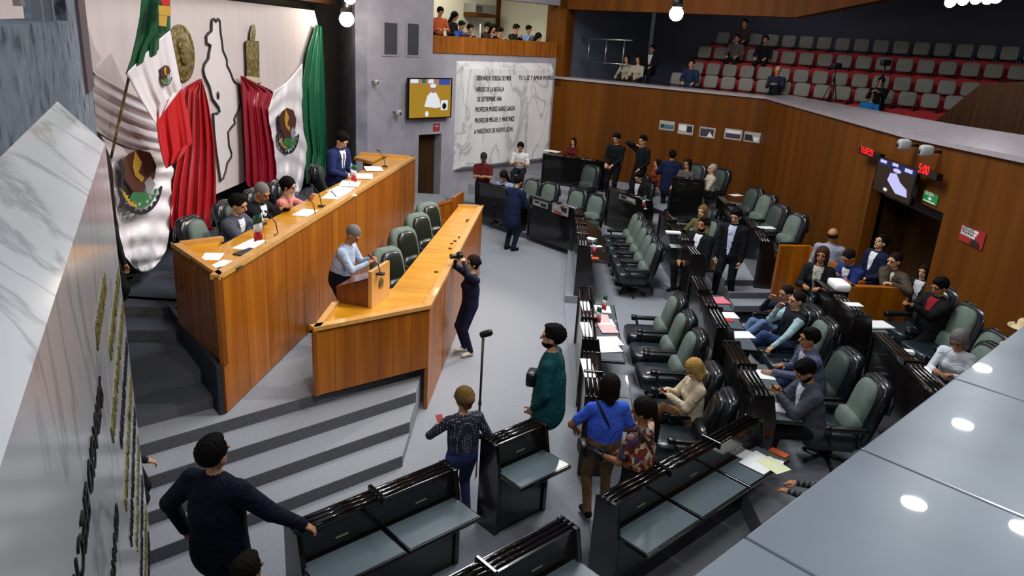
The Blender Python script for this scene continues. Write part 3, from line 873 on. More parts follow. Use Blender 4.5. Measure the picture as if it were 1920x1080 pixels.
# ================================================================== desks
M_SLOT = mat('bright_slot_strip', 'b9b39a', .3, .6)
def desk_row(A, B, zf, n, side, label, rh=1.05, name='bench_desk', inlays=True, m_body=None, surf=.42, posters=None, divw=1.0):
    """A->B outer top edge of the front panel; side=+1: sitters on the left of A->B"""
    A = Vector(A); B = Vector(B); u = (B - A); L = u.length; u.normalize()
    v = Vector((-u.y, u.x)) * side
    t = empty(name, (A.x, A.y, zf), math.atan2(u.y, u.x), label, 'desk')
    m_body = m_body or M_BLACKBROWN
    def bx(mb, u0, u1, v0, v1, z0, z1):
        if side < 0: v0, v1 = -v1, -v0
        return mb.box((u0, v0, z0), (u1, v1, z1))
    bx(MB(), .03, L - .03, .02, .05, 0, rh - .04).build('front_panel', m_body, t)
    bx(MB(), .04, L - .04, .05, .27, 0, .72).build('cabinet', M_BLACK, t)
    for u0, u1 in ((0, .045), (L - .045, L)):
        mb = MB(); pr = [(0, 0), (.29, 0), (.29, .72), (.22, rh - .01), (0, rh - .01)]
        s_ = side
        a_ = [(u0, s_ * p, z) for p, z in pr]; b_ = [(u1, s_ * p, z) for p, z in pr]
        fs = [(0, 1, 2, 3, 4), (9, 8, 7, 6, 5)] + [(i, (i + 1) % 5 + 0, (i + 1) % 5 + 5, i + 5) for i in range(5)]
        if s_ < 0: fs = [f[::-1] for f in fs]
        mb.add(a_ + b_, [f[::-1] for f in fs]); mb.build('end_panel', m_body, t, .006)
    mb = MB(); bx(mb, .03, L - .03, .0, .20, rh - .06, rh - .02)
    for q in (.03, .085, .14):
        mb.tube([(.0, side * (q + .01), rh - .018), (L, side * (q + .01), rh - .018)], .022, 10)
    mb.build('top_rail', M_RAIL, t)
    bx(MB(), .045, L - .045, .17, .20, .74, rh - .05).build('back_board', M_BLACK, t)
    for i in range(n):
        u0 = L * i / n; u1 = L * (i + 1) / n
        if i:
            mb = MB(); bx(mb, u0 - .02, u0 + .02, -.01, .235, rh - .05, rh + .028); mb.build('divider', M_RAIL, t, .008)
        mb = MB(); bx(mb, u0 + .012, u1 - .012, .19, .20 + surf, .705, .745); ws = mb.build('writing_surface', M_BLACK, t, .006)
        if inlays:
            mb = MB(); bx(mb, u0 + .03, u1 - .03, .23, .18 + surf, .745, .750); mb.build('leather_inlay', M_INLAY, ws)
            mb = MB(); c = (u0 + u1) / 2; bx(mb, c - .07, c + .05, .2, .206, .84, .852); mb.build('name_slot', M_SLOT, t)
    for s_, e_, z0_, z1_ in (posters or []):
        pass
    return t

# foreground desks (seen from the sitters' side)
desk_row((-.56, 6.27), (-1.76, 5.15), 0, 2, 1, 'black two-seat bench desk beside the man in the dark suit, left foreground')
desk_row((.32, 7.24), (-.22, 6.73), 0, 1, 1, 'black single bench desk right of the woman in the dotted blouse')
desk_row((2.747, 7.617), (.89, 5.84), 0, 3, 1, 'black three-seat bench desk with white papers at its right end, right foreground')
desk_row((.55, 5.49), (-.83, 4.20), 0, 2, 1, 'black bench desk cut off by the bottom edge of the picture')
# first row, near block
desk_row((1.13, 11.88), (1.02, 9.50), .02, 3, 1, 'dark bench desk covered with white papers, first row of the near block')
desk_row((1.0, 9.10), (.93, 7.75), .02, 2, 1, 'dark bench desk half hidden behind the woman in the bright blue blouse')
desk_row((1.36, 17.5), (1.24, 13.98), .15, 4, 1, 'dark bench desk at the platform corner, first row of the far block', inlays=False)
desk_row((2.96, 11.89), (2.85, 9.53), .3, 3, 1, 'dark bench desk with pink and white folders in front of the man in jeans')
desk_row((2.82, 9.10), (2.77, 7.49), .3, 2, 1, 'dark bench desk in front of the two men in grey and violet jackets')
desk_row((3.30, 16.9), (3.30, 13.30), .3, 4, 1, 'dark bench desk in front of the bearded man in the open black suit', inlays=False)
desk_row((4.75, 11.44), (4.70, 9.56), .6, 2, 1, 'dark bench desk with a white folded cloth on top, beside the brown wooden bar')
desk_row((4.66, 8.95), (4.56, 7.05), .6, 2, 1, 'dark bench desk in front of the grey-haired woman in white')
# far blocks
def pdesk(p0, p1, zf, n, label, **k):
    a = at(p0[0], p0[1], zf + 1.05); b = at(p1[0], p1[1], zf + 1.05)
    return desk_row(a.xy, b.xy, zf, n, 1, label, inlays=False, m_body=M_BLACK, **k)
pdesk((895, 338), (974, 361), .15, 2, 'black bench desk in front of the seated woman in pale blue, far left block')
pdesk((992, 366), (1078, 391), .15, 2, 'black bench desk with two posters on its front, far left block')
pdesk((1140, 350), (1210, 376), .3, 2, 'black bench desk with one poster on its front')
pdesk((1018, 288), (1138, 304), .6, 3, 'tall black bench desk below the woman in maroon')
pdesk((1262, 331), (1322, 339), .75, 2, 'black bench desk between the man in navy and the long-haired woman')
pdesk((1345, 368), (1378, 400), .6, 2, 'black bench desk behind the standing man in the black suit')
pdesk((1396, 408), (1428, 452), .45, 2, 'black bench desk in front of the empty sage chairs at the far right')

def chair_at(kind, px, py, zf, deg, label, group=None, scale=1.0):
    p = at(px, py, zf + 1.16 * scale)
    a = math.radians(deg)
    return chair(kind, p.x + .47 * math.cos(a), p.y + .47 * math.sin(a), zf, deg, label, group, scale)

CH['olive'] = make_chair(True, rim=M_SAGE, pad=mat('olive_black_leather', '1c201a', .3))
# near block, first row
chair_at('sage', 1279, 552, .02, 181, 'empty black chair with sage back pad, farthest of the three beside the white papers')
chair_at('sage', 1296, 584, .02, 181, 'empty black chair with sage back pad, middle of the three beside the white papers')
chair_at('sage', 1316, 619, .02, 181, 'empty black chair with sage back pad next to the blonde woman')
chair_at('black', 1343, 682, .02, 183, 'black chair in which the blonde woman sits')
chair_at('black', 1373, 733, .02, 176, 'empty black chair nearest the three-seat bench desk')
for i, y in enumerate((14.72, 15.38, 16.06, 16.74, 17.4)):
    chair('sage', 2.50, y, .02, 182, ('nearest', 'second nearest', 'middle', 'second farthest', 'farthest')[i] + ' of the five sage-backed chairs in the row by the far block')
# near block, second row
chair_at('black', 1530, 572, .3, 185, 'black chair behind the man in the dark vest')
chair_at('sage', 1560, 597, .3, 182, 'black chair with sage pad just behind the man in the violet jacket')
chair_at('dark', 1602, 655, .3, 182, 'black chair with dark pad behind the man in the violet jacket')
chair_at('sage', 1655, 706, .3, 180, 'large black chair with sage pad at the edge of the near ledge')
chair('black', 4.22, 11.15, .3, 182, 'black chair in which the man in blue jeans reclines')
# third row along the wall
chair('black', 5.93, 10.30, .75, 190, 'black chair holding the person in black and red')
chair('sage', 5.92, 9.62, .72, 188, 'black chair with sage pad against the brown wall')
chair('sage', 5.52, 8.45, .6, 185, 'sage-padded chair behind the grey-haired woman in white')
chair('sage', 5.90, 8.96, .6, 185, 'chair on which the person with the cream hat sits')
# presidium
PG = -4
chair_at('sage', 350, 404, 1.2, -8, 'empty sage-lined chair at the left end of the rostrum')
chair_at('dark', 415, 375, 1.2, -4, 'dark chair behind the man in the grey suit at the rostrum')
chair_at('dark', 470, 352, 1.2, -4, 'dark chair behind the man in the black suit at the rostrum')
chair_at('black', 513, 337, 1.2, -4, 'dark chair behind the woman in pink')
chair_at('dark', 588, 306, 1.2, 5, 'dark chair left of the standing man in navy')
chair('sage', -3.62, 16.3, 1.2, 0, 'sage chair right of the standing man in navy')
# four chairs behind the front counter
for i, (px, py) in enumerate(((722, 462), (752, 425), (780, 398), (799, 378))):
    chair_at('olive', px, py, .6, -38, ('nearest', 'second', 'third', 'farthest')[i] + ' of the four dark-padded chairs behind the front counter')
# far left block
for i, (px, py) in enumerate(((1003, 334), (1036, 341), (1088, 354), (1124, 363))):
    chair_at('sage', px, py, .15, 232, ('first', 'second', 'third', 'fourth')[i] + ' pale sage chair from the left behind the poster desks')
chair_at('dark', 1112, 309, .45, 235, 'dark chair behind the pale sage chairs')
chair_at('dark', 1216, 341, .3, 215, 'dark chair right of the seated young man in the suit')
chair_at('dark', 1208, 325, .3, 215, 'dark chair in which the young man in the suit sits')
chair_at('dark', 1312, 306, .75, 225, 'grey-green chair between the smiling woman and the white-haired person')
chair_at('dark', 1358, 315, .75, 215, 'large grey-green chair right of the white-haired person')
chair_at('dark', 1422, 350, .75, 200, 'dark chair farthest back of the four at the far right')
chair_at('sage', 1446, 362, .75, 200, 'sage chair second from the back at the far right')
chair_at('dark', 1468, 382, .72, 200, 'dark chair third from the back at the far right')
chair_at('sage', 1502, 399, .7, 200, 'sage chair in front of the low wooden partition')
chair_at('sage', 1350, 412, .3, 185, 'sage chair between the bearded man and the standing young man')
chair_at('dark', 1340, 388, .3, 185, 'dark chair behind the long-haired woman')

# low timber partitions near the doorway
a = at(1460, 458, 1.62); b = at(1518, 459, 1.62)
pt = MB().prism([a.xy, b.xy, (b.x + .1, b.y - 2.2), (b.x - .0, b.y - 2.2), (b.x - .02, b.y - .1), (a.x, a.y - .12)], .3, 1.62)
pt.build('wooden_partition', M_ROSTRUM, None, .008, 'low orange wooden partition behind the long-haired woman by the doorway', 'partition')
a = at(1595, 537, 1.62); b = at(1712, 541, 1.62)
pt = MB().prism([a.xy, b.xy, b.xy + Vector((0, .12)), a.xy + Vector((0, .12))], .6, 1.62)
pt.prism([a.xy, a.xy + Vector((.1, 0)), a.xy + Vector((.1, 1.2)), a.xy + Vector((0, 1.2))], .6, 1.62)
pt.build('wooden_bar', M_ROSTRUM, None, .008, 'low orange wooden bar under the elbow of the man in brown', 'partition')

# ================================================================== people
def surface_nets(D, org, h):
    S = D < 0
    nx, ny, nz = D.shape
    cnt = np.zeros((nx - 1, ny - 1, nz - 1), np.int8)
    for i in (0, 1):
        for j in (0, 1):
            for k in (0, 1):
                cnt += S[i:nx - 1 + i, j:ny - 1 + j, k:nz - 1 + k]
    act = (cnt > 0) & (cnt < 8)
    idx = -np.ones(act.shape, np.int64)
    cells = np.argwhere(act)
    idx[act] = np.arange(len(cells))
    acc = np.zeros((len(cells), 3)); num = np.zeros(len(cells))
    C8 = {}
    ci, cj, ck = cells.T
    for i in (0, 1):
        for j in (0, 1):
            for k in (0, 1):
                C8[(i, j, k)] = D[ci + i, cj + j, ck + k]
    for ax in range(3):
        for p in (0, 1):
            for q in (0, 1):
                a = [p, q]; a.insert(ax, 0); b = [p, q]; b.insert(ax, 1)
                da = C8[tuple(a)]; db = C8[tuple(b)]
                cr = (da < 0) != (db < 0)
                t = np.where(cr, da / np.where(np.abs(da - db) < 1e-9, 1, da - db), 0)
                pt = np.tile(np.array(a, float), (len(cells), 1)); pt[:, ax] += t
                acc += np.where(cr[:, None], pt, 0); num += cr
    V = (cells + acc / np.maximum(num, 1)[:, None]) * h + org
    F = []
    for ax in range(3):
        A = np.moveaxis(S, ax, 0)
        ch = A[1:] != A[:-1]
        e = np.argwhere(ch)
        if not len(e): continue
        sg = A[e[:, 0], e[:, 1], e[:, 2]]
        I = np.moveaxis(idx, ax, 0)
        u = e[:, 1]; v = e[:, 2]; w = e[:, 0]
        ok = (u > 0) & (v > 0) & (u < I.shape[1]) & (v < I.shape[2])
        u, v, w, sg = u[ok], v[ok], w[ok], sg[ok]
        q = np.stack([I[w, u - 1, v - 1], I[w, u, v - 1], I[w, u, v], I[w, u - 1, v]], 1)
        flip = sg if ax != 1 else ~sg
        q = np.where(flip[:, None], q, q[:, ::-1])
        F.append(q)
    return V, (np.concatenate(F) if F else np.zeros((0, 4), int))


def prim_d(P, pr):
    kd = pr['k']
    if kd == 'c':
        a = pr['a']; ab = pr['b'] - a
        Q = P - a
        if pr.get('fl'):
            f, s = pr['fl']; Q = Q + f * ((Q @ f) * (1 / s - 1))[..., None]
            ab = ab + f * ((ab @ f) * (1 / s - 1))
        t = np.clip((Q @ ab) / max(ab @ ab, 1e-9), 0, 1)
        d = np.linalg.norm(Q - t[..., None] * ab, axis=-1) - (pr['r'][0] + (pr['r'][1] - pr['r'][0]) * t)
        return d * (pr['fl'][1] ** .5 if pr.get('fl') else 1)
    if kd == 'h':
        return (P - pr['a']) @ pr['n']
    Q = (P - pr['a']) @ pr['R']              # ellipsoid, R columns = its axes
    k0 = np.linalg.norm(Q / pr['r'], axis=-1); k1 = np.linalg.norm(Q / (pr['r'] ** 2), axis=-1)
    return k0 * (k0 - 1) / np.maximum(k1, 1e-9)


def V3(*a): return np.array(a, float)
def Cc(a, b, r1, r2, m, fl=None, bl=.02): return dict(k='c', a=V3(*a), b=V3(*b), r=(r1, r2), m=m, fl=fl, bl=bl)
def El(a, r, m, R=None, bl=.015, sub=False): return dict(k='e', a=V3(*a), r=V3(*r), m=m, R=np.eye(3) if R is None else R, bl=bl, sub=sub)
def Hs(a, n): n = V3(*n); return dict(k='h', a=V3(*a), n=n / np.linalg.norm(n), m=-1, sub=True)


def mesh_prims(prims, h, rule=None):
    lo = np.full(3, 1e9); hi = -lo
    for p in prims:
        if p['k'] == 'h' or p.get('sub'): continue
        if p['k'] == 'c':
            r = max(p['r'])
            for q in (p['a'], p['b']): lo = np.minimum(lo, q - r); hi = np.maximum(hi, q + r)
        else:
            r = max(p['r']); lo = np.minimum(lo, p['a'] - r); hi = np.maximum(hi, p['a'] + r)
    lo -= 2.5 * h; hi += 2.5 * h
    n = np.ceil((hi - lo) / h).astype(int) + 1
    D = np.ones(n)
    ax = [lo[i] + np.arange(n[i]) * h for i in range(3)]
    for p in prims:
        if p['k'] == 'h' or p.get('sub'):
            s = [slice(0, n[i]) for i in range(3)]
        else:
            r = max(p['r']) + .04 + 2 * h
            a = p['a']; b = p.get('b', a)
            l = np.minimum(a, b) - r; g = np.maximum(a, b) + r
            s = [slice(max(0, int((l[i] - lo[i]) / h)), min(n[i], int((g[i] - lo[i]) / h) + 2)) for i in range(3)]
        X = np.stack(np.meshgrid(ax[0][s[0]], ax[1][s[1]], ax[2][s[2]], indexing='ij'), -1)
        d = prim_d(X, p)
        old = D[s[0], s[1], s[2]]
        if p.get('sub'):
            D[s[0], s[1], s[2]] = np.maximum(old, -d)
        else:
            k = p.get('bl', .015)
            hh = np.maximum(k - np.abs(old - d), 0) / k
            D[s[0], s[1], s[2]] = np.minimum(old, d) - hh * hh * k / 4
    V, F = surface_nets(D, lo, h)
    if not len(F): return V, F, np.zeros(0, int)
    cen = V[F].mean(1)
    best = np.full(len(F), 1e9); mi = np.zeros(len(F), int)
    for p in prims:
        if p['k'] == 'h' or p.get('sub'): continue
        d = prim_d(cen, p) - p.get('bias', 0)
        w = d < best; best[w] = d[w]; mi[w] = p['m']
    if rule is not None: mi = rule(cen, mi)
    return V, F, mi


def to_object(parts, name, mats, parent):
    vs = []; fs = []; ms = []; n = 0
    for V, F, mi in parts:
        if not len(F): continue
        vs.append(V); fs.append(F + n); ms.append(mi); n += len(V)
    V = np.concatenate(vs); F = np.concatenate(fs); M = np.concatenate(ms)
    me = bpy.data.meshes.new(name)
    me.from_pydata(V.tolist(), [], F.tolist())
    for m in mats: me.materials.append(m)
    me.polygons.foreach_set('material_index', M.astype(int).tolist())
    me.polygons.foreach_set('use_smooth', [True] * len(F))
    me.update()
    o = bpy.data.objects.new(name, me); COL.objects.link(o)
    if parent is not None: o.parent = parent
    return o


def ik(a, c, l1, l2, pole):
    a, c, pole = V3(*a), V3(*c), V3(*pole)
    d = c - a; L = np.linalg.norm(d)
    if L > (l1 + l2) * .995: c = a + d / L * (l1 + l2) * .995; d = c - a; L = np.linalg.norm(d)
    u = d / L
    x = (l1 * l1 - l2 * l2 + L * L) / (2 * L); hgt = math.sqrt(max(l1 * l1 - x * x, 0))
    p = pole - u * (pole @ u); p /= max(np.linalg.norm(p), 1e-6)
    return a + u * x + p * hgt, c


def nrm(v): return v / max(np.linalg.norm(v), 1e-9)


SKIN = ['b98a68', 'a8744f', 'c79a78', '8f5f40', 'd2a98a']
HAIRC = {'black': '0c0908', 'dark': '1a110c', 'brown': '3a2416', 'blonde': 'b08a4c', 'grey': '6f6c68', 'white': '9c9994', 'dirty': '6a5230'}
NP = [0]
PEOPLE = {}


def cloth(c, kind='cloth'):
    if isinstance(c, str):
        if 'cloth_' + c in MATS: return MATS['cloth_' + c]
        m = mat('cloth_' + c, c, .85, spec=.2); nt, b = nodes(m)
        tc = nt.nodes.new('ShaderNodeTexCoord'); n = nt.nodes.new('ShaderNodeTexNoise'); n.inputs['Scale'].default_value = 7; n.inputs['Detail'].default_value = 2; n.inputs['Distortion'].default_value = 1.2
        bp = nt.nodes.new('ShaderNodeBump'); bp.inputs['Strength'].default_value = .8; bp.inputs['Distance'].default_value = .045
        nt.links.new(tc.outputs['Object'], n.inputs['Vector']); nt.links.new(n.outputs['Fac'], bp.inputs['Height']); nt.links.new(bp.outputs['Normal'], b.inputs['Normal'])
        return m
    return c


def person(key, label, pos, head_deg, pose='stand', h=1.7, fem=False, top='222222', sleeve='long', legs='15151a', shoes='0c0c0c', jacket=False, shirt=None, tie=None,
           hair='short', hc='black', skin=0, lean=0, yaw=0, pitch=0, hands=None, feet=None, res=.012, headpx=None, zf=0, turn=0, poles=None, glasses=False, beard=False,
           seat=.46, fat=1.0, coat=0, curl=.9, side=0, group=None, knees=None, build_legs=True, belt=None, slv=None, backarm=None):
    """local axes: x forward, y left, z up; origin on the floor (or under the hips when seated)"""
    s = h / 1.70
    cg = math.radians(lean); sd = math.radians(side)
    hip = V3(0, 0, (.90 * s if pose == 'stand' else seat + .10))
    up = nrm(V3(math.sin(cg), -math.sin(sd), math.cos(cg) * math.cos(sd)))
    tr = math.radians(turn)
    fw = nrm(V3(math.cos(cg) * math.cos(tr), math.sin(tr), -math.sin(cg)))
    lf = nrm(np.cross(up, fw)); fw = np.cross(lf, up)
    neck = hip + up * .50 * s
    pt = math.radians(pitch); yw = math.radians(yaw)
    cg2 = cg * .6 + pt * .35
    hup0 = nrm(V3(math.sin(cg2), -math.sin(sd) * .6, math.cos(cg2)))
    hc_ = neck + hup0 * .185 * s + V3(.015, 0, 0)
    # head frame
    pa = cg * .5 + pt
    hu = V3(math.sin(pa), 0, math.cos(pa)); hf = V3(math.cos(pa), 0, -math.sin(pa))
    cy, sy = math.cos(yw), math.sin(yw)
    Rz = np.array([[cy, -sy, 0], [sy, cy, 0], [0, 0, 1]])
    hu = Rz @ hu; hf = Rz @ hf; hl = np.cross(hu, hf)
    HR = np.stack([hf, hl, hu], 1)
    A = math.radians(head_deg)
    if headpx is not None:
        # place by where the middle of the head is seen, at its real height above the floor
        q = at(headpx[0], headpx[1], zf + hc_[2])
        ca, sa = math.cos(A), math.sin(A)
        pos = (q.x - (ca * hc_[0] - sa * hc_[1]), q.y - (sa * hc_[0] + ca * hc_[1]), zf)
    root = empty('person', pos, A, label, 'person', group)
    base = cloth(top); m_legs = cloth(legs); m_sh = cloth(shoes)
    m_shirt = cloth(shirt or 'd9dadc'); m_tie = cloth(tie or '1a1c2a')
    m_skin = mat('skin_%d' % skin, SKIN[skin], .55, spec=.3)
    m_hair = mat('hair_' + hc, HAIRC[hc], .8, spec=.12)
    m_eye = mat('eye_dark', '1c120e', .3); m_lip = mat('lip', '8a4a42', .5)
    mats = [base, m_legs, m_skin, m_sh, m_shirt, m_tie, m_hair, m_eye, m_lip]
    mats.append(cloth(slv) if slv else base)
    SV = 9
    B = 0; LG = 1; SK = 2; SH = 3; ST = 4; TI = 5; HA = 6; EY = 7; LI = 8
    w = s * (1.02 if fem else 1.13)
    pr = []
    tk = .017 if jacket else 0.0
    # torso
    pr.append(Cc(hip + up * .02, hip + up * .12 * s, .135 * w * fat, .130 * w * fat, LG, (fw, .74), .03))
    pr.append(Cc(hip + up * .10 * s, hip + up * .24 * s, (.128 * w + tk) * fat, (.135 * w + tk) * fat, B, (fw, .76), .04))
    pr.append(Cc(hip + up * .24 * s, neck - up * .13 * s, (.135 * w + tk) * fat, .155 * w + tk, B, (fw, .70), .05))
    if jacket or coat:
        dn = (.02 if not coat else -.05 - coat)
        pr.append(Cc(hip + up * .2 * s, hip + V3(0, 0, dn - .02) * s, .14 * w * fat + tk, .155 * w * fat + tk, B, (fw, .80), .03))
    shl = {}
    for sg in (1, -1):
        shp = neck - up * .055 * s + lf * sg * .165 * w
        shl[sg] = shp
        pr.append(Cc(neck - up * .06 * s + lf * sg * .04, shp, .062 * w + tk * .5, .060 * w + tk * .6, B, None, .05))
    if fem:
        for sg in (1, -1): pr.append(El(neck - up * .20 * s + fw * .085 * s + lf * sg * .07, (.06, .06, .06), B, None, .05))
    pr.append(Cc(neck - up * .05, hc_ - hu * .07 * s, .054 * s, .048 * s, SK, None, .02))
    # collar
    pr.append(Cc(neck - up * .045 * s, neck - up * .012 * s, .066 * s, .058 * s, ST if (jacket or shirt) else B, None, .02))
    # arms
    if hands is None:
        hands = ((.06, .27, .80 * s), (.06, -.27, .80 * s)) if pose == 'stand' else ((.36, .17, .68), (.36, -.17, .68))
    wr = {}; fd = {}
    for q, sg in ((0, 1), (1, -1)):
        if hands[q] is None: continue
        pole = V3(-.35, sg * .55, -.8)
        if poles and poles[q] is not None: pole = V3(*poles[q])
        el, wp = ik(shl[sg], V3(*hands[q]), .285 * s, .25 * s, pole)
        wr[sg] = wp; fd[sg] = nrm(wp - el)
        up_m = SV; fo_m = SV if sleeve == 'long' else SK
        if sleeve == 'short':
            mid = shl[sg] + (el - shl[sg]) * .7
            pr.append(Cc(shl[sg], mid, .060 * w, .056 * w, SV, None, .02)); pr.append(Cc(mid, el, .044 * w, .040 * w, SK, None, .01))
        else:
            pr.append(Cc(shl[sg], el, .060 * w + tk, .046 * w + tk, SV, None, .03))
        pr.append(Cc(el, wp, .042 * w + (tk if sleeve == 'long' else -.002), .030 * w + (tk * .8 if sleeve == 'long' else -.004), fo_m, None, .015))
        if sleeve == 'long' and (jacket or shirt):
            pr.append(Cc(wp - fd[sg] * .01, wp + fd[sg] * .015, .033 * w, .031 * w, ST, None, .005))
    # legs
    if build_legs:
        if feet is None:
            feet = ((0, .10, 0), (.02, -.10, 0)) if pose == 'stand' else ((.50, .13, 0), (.46, -.13, 0))
        for q, sg in ((0, 1), (1, -1)):
            hj = hip + V3(0, sg * .085 * w, -.01)
            f = V3(*feet[q]); an = f + V3(0, 0, .085)
            pole = V3(1, sg * .12, .35)
            if knees and knees[q] is not None: pole = V3(*knees[q])
            kn, an = ik(hj, an, .43 * s, .42 * s, pole)
            pr.append(Cc(hj, kn, .088 * w * min(fat, 1.1), .062 * w, LG, None, .03)); pr.append(Cc(kn, an, .060 * w, .046 * w, LG, None, .02))
            sh = an - kn; dirn = nrm(V3(1, sg * .18, 0))
            if abs(nrm(sh)[2]) < .75:   # leg stretched out: toes point up from the shin
                dirn = nrm(np.cross(np.cross(nrm(sh), V3(0, 0, 1)), nrm(sh)) + .3 * nrm(sh))
            pr.append(Cc(an - V3(0, 0, .02) - dirn * .035, an - V3(0, 0, .045) + dirn * .14, .043 * s, .034 * s, SH, None, .015))
    else:
        pr.append(Cc(hip, hip + V3(.01, 0, -.1), .12, .1, LG))

    def rule(c, mi):
        if not (jacket or tie): return mi
        q = c - neck
        f_ = q @ fw; l_ = q @ lf; u_ = -(q @ up) / s
        front = f_ > np.where(u_ < .14, .0, .02)
        V_ = front & (u_ > -.02) & (u_ < jopen) & (np.abs(l_) < .068 * (1 - np.clip(u_ / jopen, 0, 1)) ** .7 + .010)
        if jacket: mi = np.where(V_ & (mi == B), ST, mi)
        if tie: mi = np.where(front & (u_ > .02) & (u_ < .36) & (np.abs(l_) < .022) & ((mi == ST) | (not jacket)), TI, mi)
        return mi
    jopen = {True: .30, False: .01}.get(jacket, .30) if not isinstance(jacket, float) else jacket
    parts = [mesh_prims(pr, res, rule)]
    # hands with a palm, four fingers and a thumb
    hres = max(.0045, res * .42)
    fr = max(.0088, hres * 1.15) * s
    for sg in wr:
        d = fd[sg]; n = nrm(np.cross(d, V3(0, 0, 1))) * sg if abs(d[2]) < .9 else V3(0, sg, 0)
        ac = nrm(np.cross(n, d)) if abs(d[2]) < .9 else V3(1, 0, 0)
        # palm faces down or inwards; 'ac' runs across the knuckles, thumb on +ac
        pn = nrm(np.cross(d, ac))
        if pn @ V3(0, -sg, -1) < 0: pn = -pn
        if abs(d[2]) < .8: ac, pn = nrm(np.cross(V3(0, 0, 1), d)) * -sg, None
        pn = nrm(np.cross(ac, d)); 
        if pn[2] > 0 and abs(d[2]) < .8: pn = -pn
        if abs(d[2]) >= .8:
            ac = nrm(V3(1, 0, 0) - d * d[0]); pn = nrm(np.cross(ac, d))
            if pn[1] * sg > 0: pn = -pn
        W0 = wr[sg]
        hp = [Cc(W0 - d * .015, W0 + d * .03, .024 * w, .027 * w, 0, None, .01), Cc(W0 + d * .03 - ac * .012, W0 + d * .075 - ac * .018, .024 * w, .020 * w, 0, (pn, .6), .012),
              Cc(W0 + d * .03 + ac * .012, W0 + d * .078 + ac * .018, .024 * w, .020 * w, 0, (pn, .6), .012)]
        for k_, (o_, L_) in enumerate(((.030, .066), (.011, .076), (-.009, .070), (-.028, .054))):
            b0 = W0 + d * .088 * s + ac * o_ * s
            c1 = curl * (.45 + .1 * k_); c2 = curl * (1.25 + .12 * k_)
            d1 = nrm(d * math.cos(c1) + pn * math.sin(c1) + ac * o_ * 2); d2 = nrm(d * math.cos(c2) + pn * math.sin(c2))
            m_ = b0 + d1 * L_ * .52 * s; e_ = m_ + d2 * L_ * .48 * s
            hp.append(Cc(b0 - d * .012, m_, fr, fr * .95, 0, None, .003)); hp.append(Cc(m_, e_, fr * .95, fr * .82, 0, None, .003))
        t0 = W0 + d * .025 + ac * .026 * s; t1 = t0 + nrm(d * .6 + ac * .7 + pn * .35) * .042 * s; t2 = t1 + nrm(d * .9 + ac * .15 + pn * .4) * .034 * s
        hp += [Cc(t0, t1, fr * 1.25, fr * 1.05, 0, None, .006), Cc(t1, t2, fr * 1.05, fr * .9, 0, None, .003)]
        V, F, mi = mesh_prims(hp, hres)
        parts.append((V, F, np.full(len(F), SK)))
    # head
    k = s * (1.04 if fem else 1.07)
    def hpnt(x, y, z): return hc_ + HR @ (V3(x, y, z) * k)
    hr_ = max(.0052, res * .5)
    hd = [El(hpnt(-.012, 0, .025), V3(.096, .077, .092) * k, SK, HR, .02), El(hpnt(.022, 0, -.045), V3(.066, .056, .066) * k, SK, HR, .03),
          Cc(hpnt(.03, .0, -.082), hpnt(.062, 0, -.088), .028 * k, .022 * k, SK, None, .02),
          Cc(hpnt(.086, 0, .012), hpnt(.106, 0, -.022), .010 * k, .014 * k, SK, None, .01),
          Cc(hpnt(.074, .045, .03), hpnt(.080, -.045, .03), .013 * k, .013 * k, SK, None, .012),
          El(hpnt(-.005, .078, -.012), V3(.022, .010, .032) * k, SK, HR, .006), El(hpnt(-.005, -.078, -.012), V3(.022, .010, .032) * k, SK, HR, .006),
          Cc(hpnt(.082, .017, -.058), hpnt(.082, -.017, -.058), .0095 * k, .0095 * k, LI, None, .004)]
    for sg in (1, -1):
        e_ = Cc(hpnt(.077, .027 * sg, .008), hpnt(.074, .037 * sg, .008), .0068 * k, .006 * k, EY, None, .003); e_['bias'] = .0012; hd.append(e_)
        b_ = Cc(hpnt(.089, .018 * sg, .037), hpnt(.080, .048 * sg, .037), .0045 * k, .0035 * k, HA, None, .003); b_['bias'] = .0006; hd.append(b_)
    parts.append(mesh_prims(hd, hr_))
    body = to_object(parts, 'body', mats, root)
    # hair
    hh = []
    grow = 1.0
    if hair in ('short', 'long', 'bob', 'bun', 'pony', 'fringe', 'crew'):
        g = {'crew': .007, 'short': .014, 'fringe': .012}.get(hair, .020)
        if hair != 'fringe':
            hh.append(El(hpnt(-.024, 0, .036), V3(.094 + g, .077 + g, .088 + g) * k, HA, HR))
            if hair in ('short',): hh.append(El(hpnt(.02, .01, .108), V3(.062, .058, .022) * k, HA, HR, .02))
        else:
            hh.append(El(hpnt(-.03, 0, -.0), V3(.092, .088, .05) * k, HA, HR))
        if hair == 'long':
            for sg in (1, -1): hh.append(Cc(hpnt(-.02, .068 * sg, .0), hpnt(-.035, .075 * sg, -.24), .038, .03, HA, None, .03))
            hh.append(Cc(hpnt(-.07, 0, -.02), hpnt(-.10, 0, -.30), .055, .05, HA, None, .05))
        if hair == 'bob':
            for sg in (1, -1): hh.append(Cc(hpnt(-.01, .066 * sg, .0), hpnt(-.01, .075 * sg, -.11), .036, .036, HA, None, .03))
            hh.append(Cc(hpnt(-.06, 0, 0), hpnt(-.07, 0, -.12), .06, .055, HA, None, .05))
        if hair == 'bun': hh.append(El(hpnt(-.12, 0, .02), (.042, .045, .042), HA, None, .02)); hh.append(Cc(hpnt(-.06, 0, 0), hpnt(-.07, 0, -.06), .055, .04, HA, None, .03))
        if hair == 'pony': hh.append(Cc(hpnt(-.09, 0, .03), hpnt(-.14, 0, -.08), .03, .034, HA, None, .02)); hh.append(Cc(hpnt(-.14, 0, -.08), hpnt(-.12, 0, -.30), .034, .018, HA, None, .02))
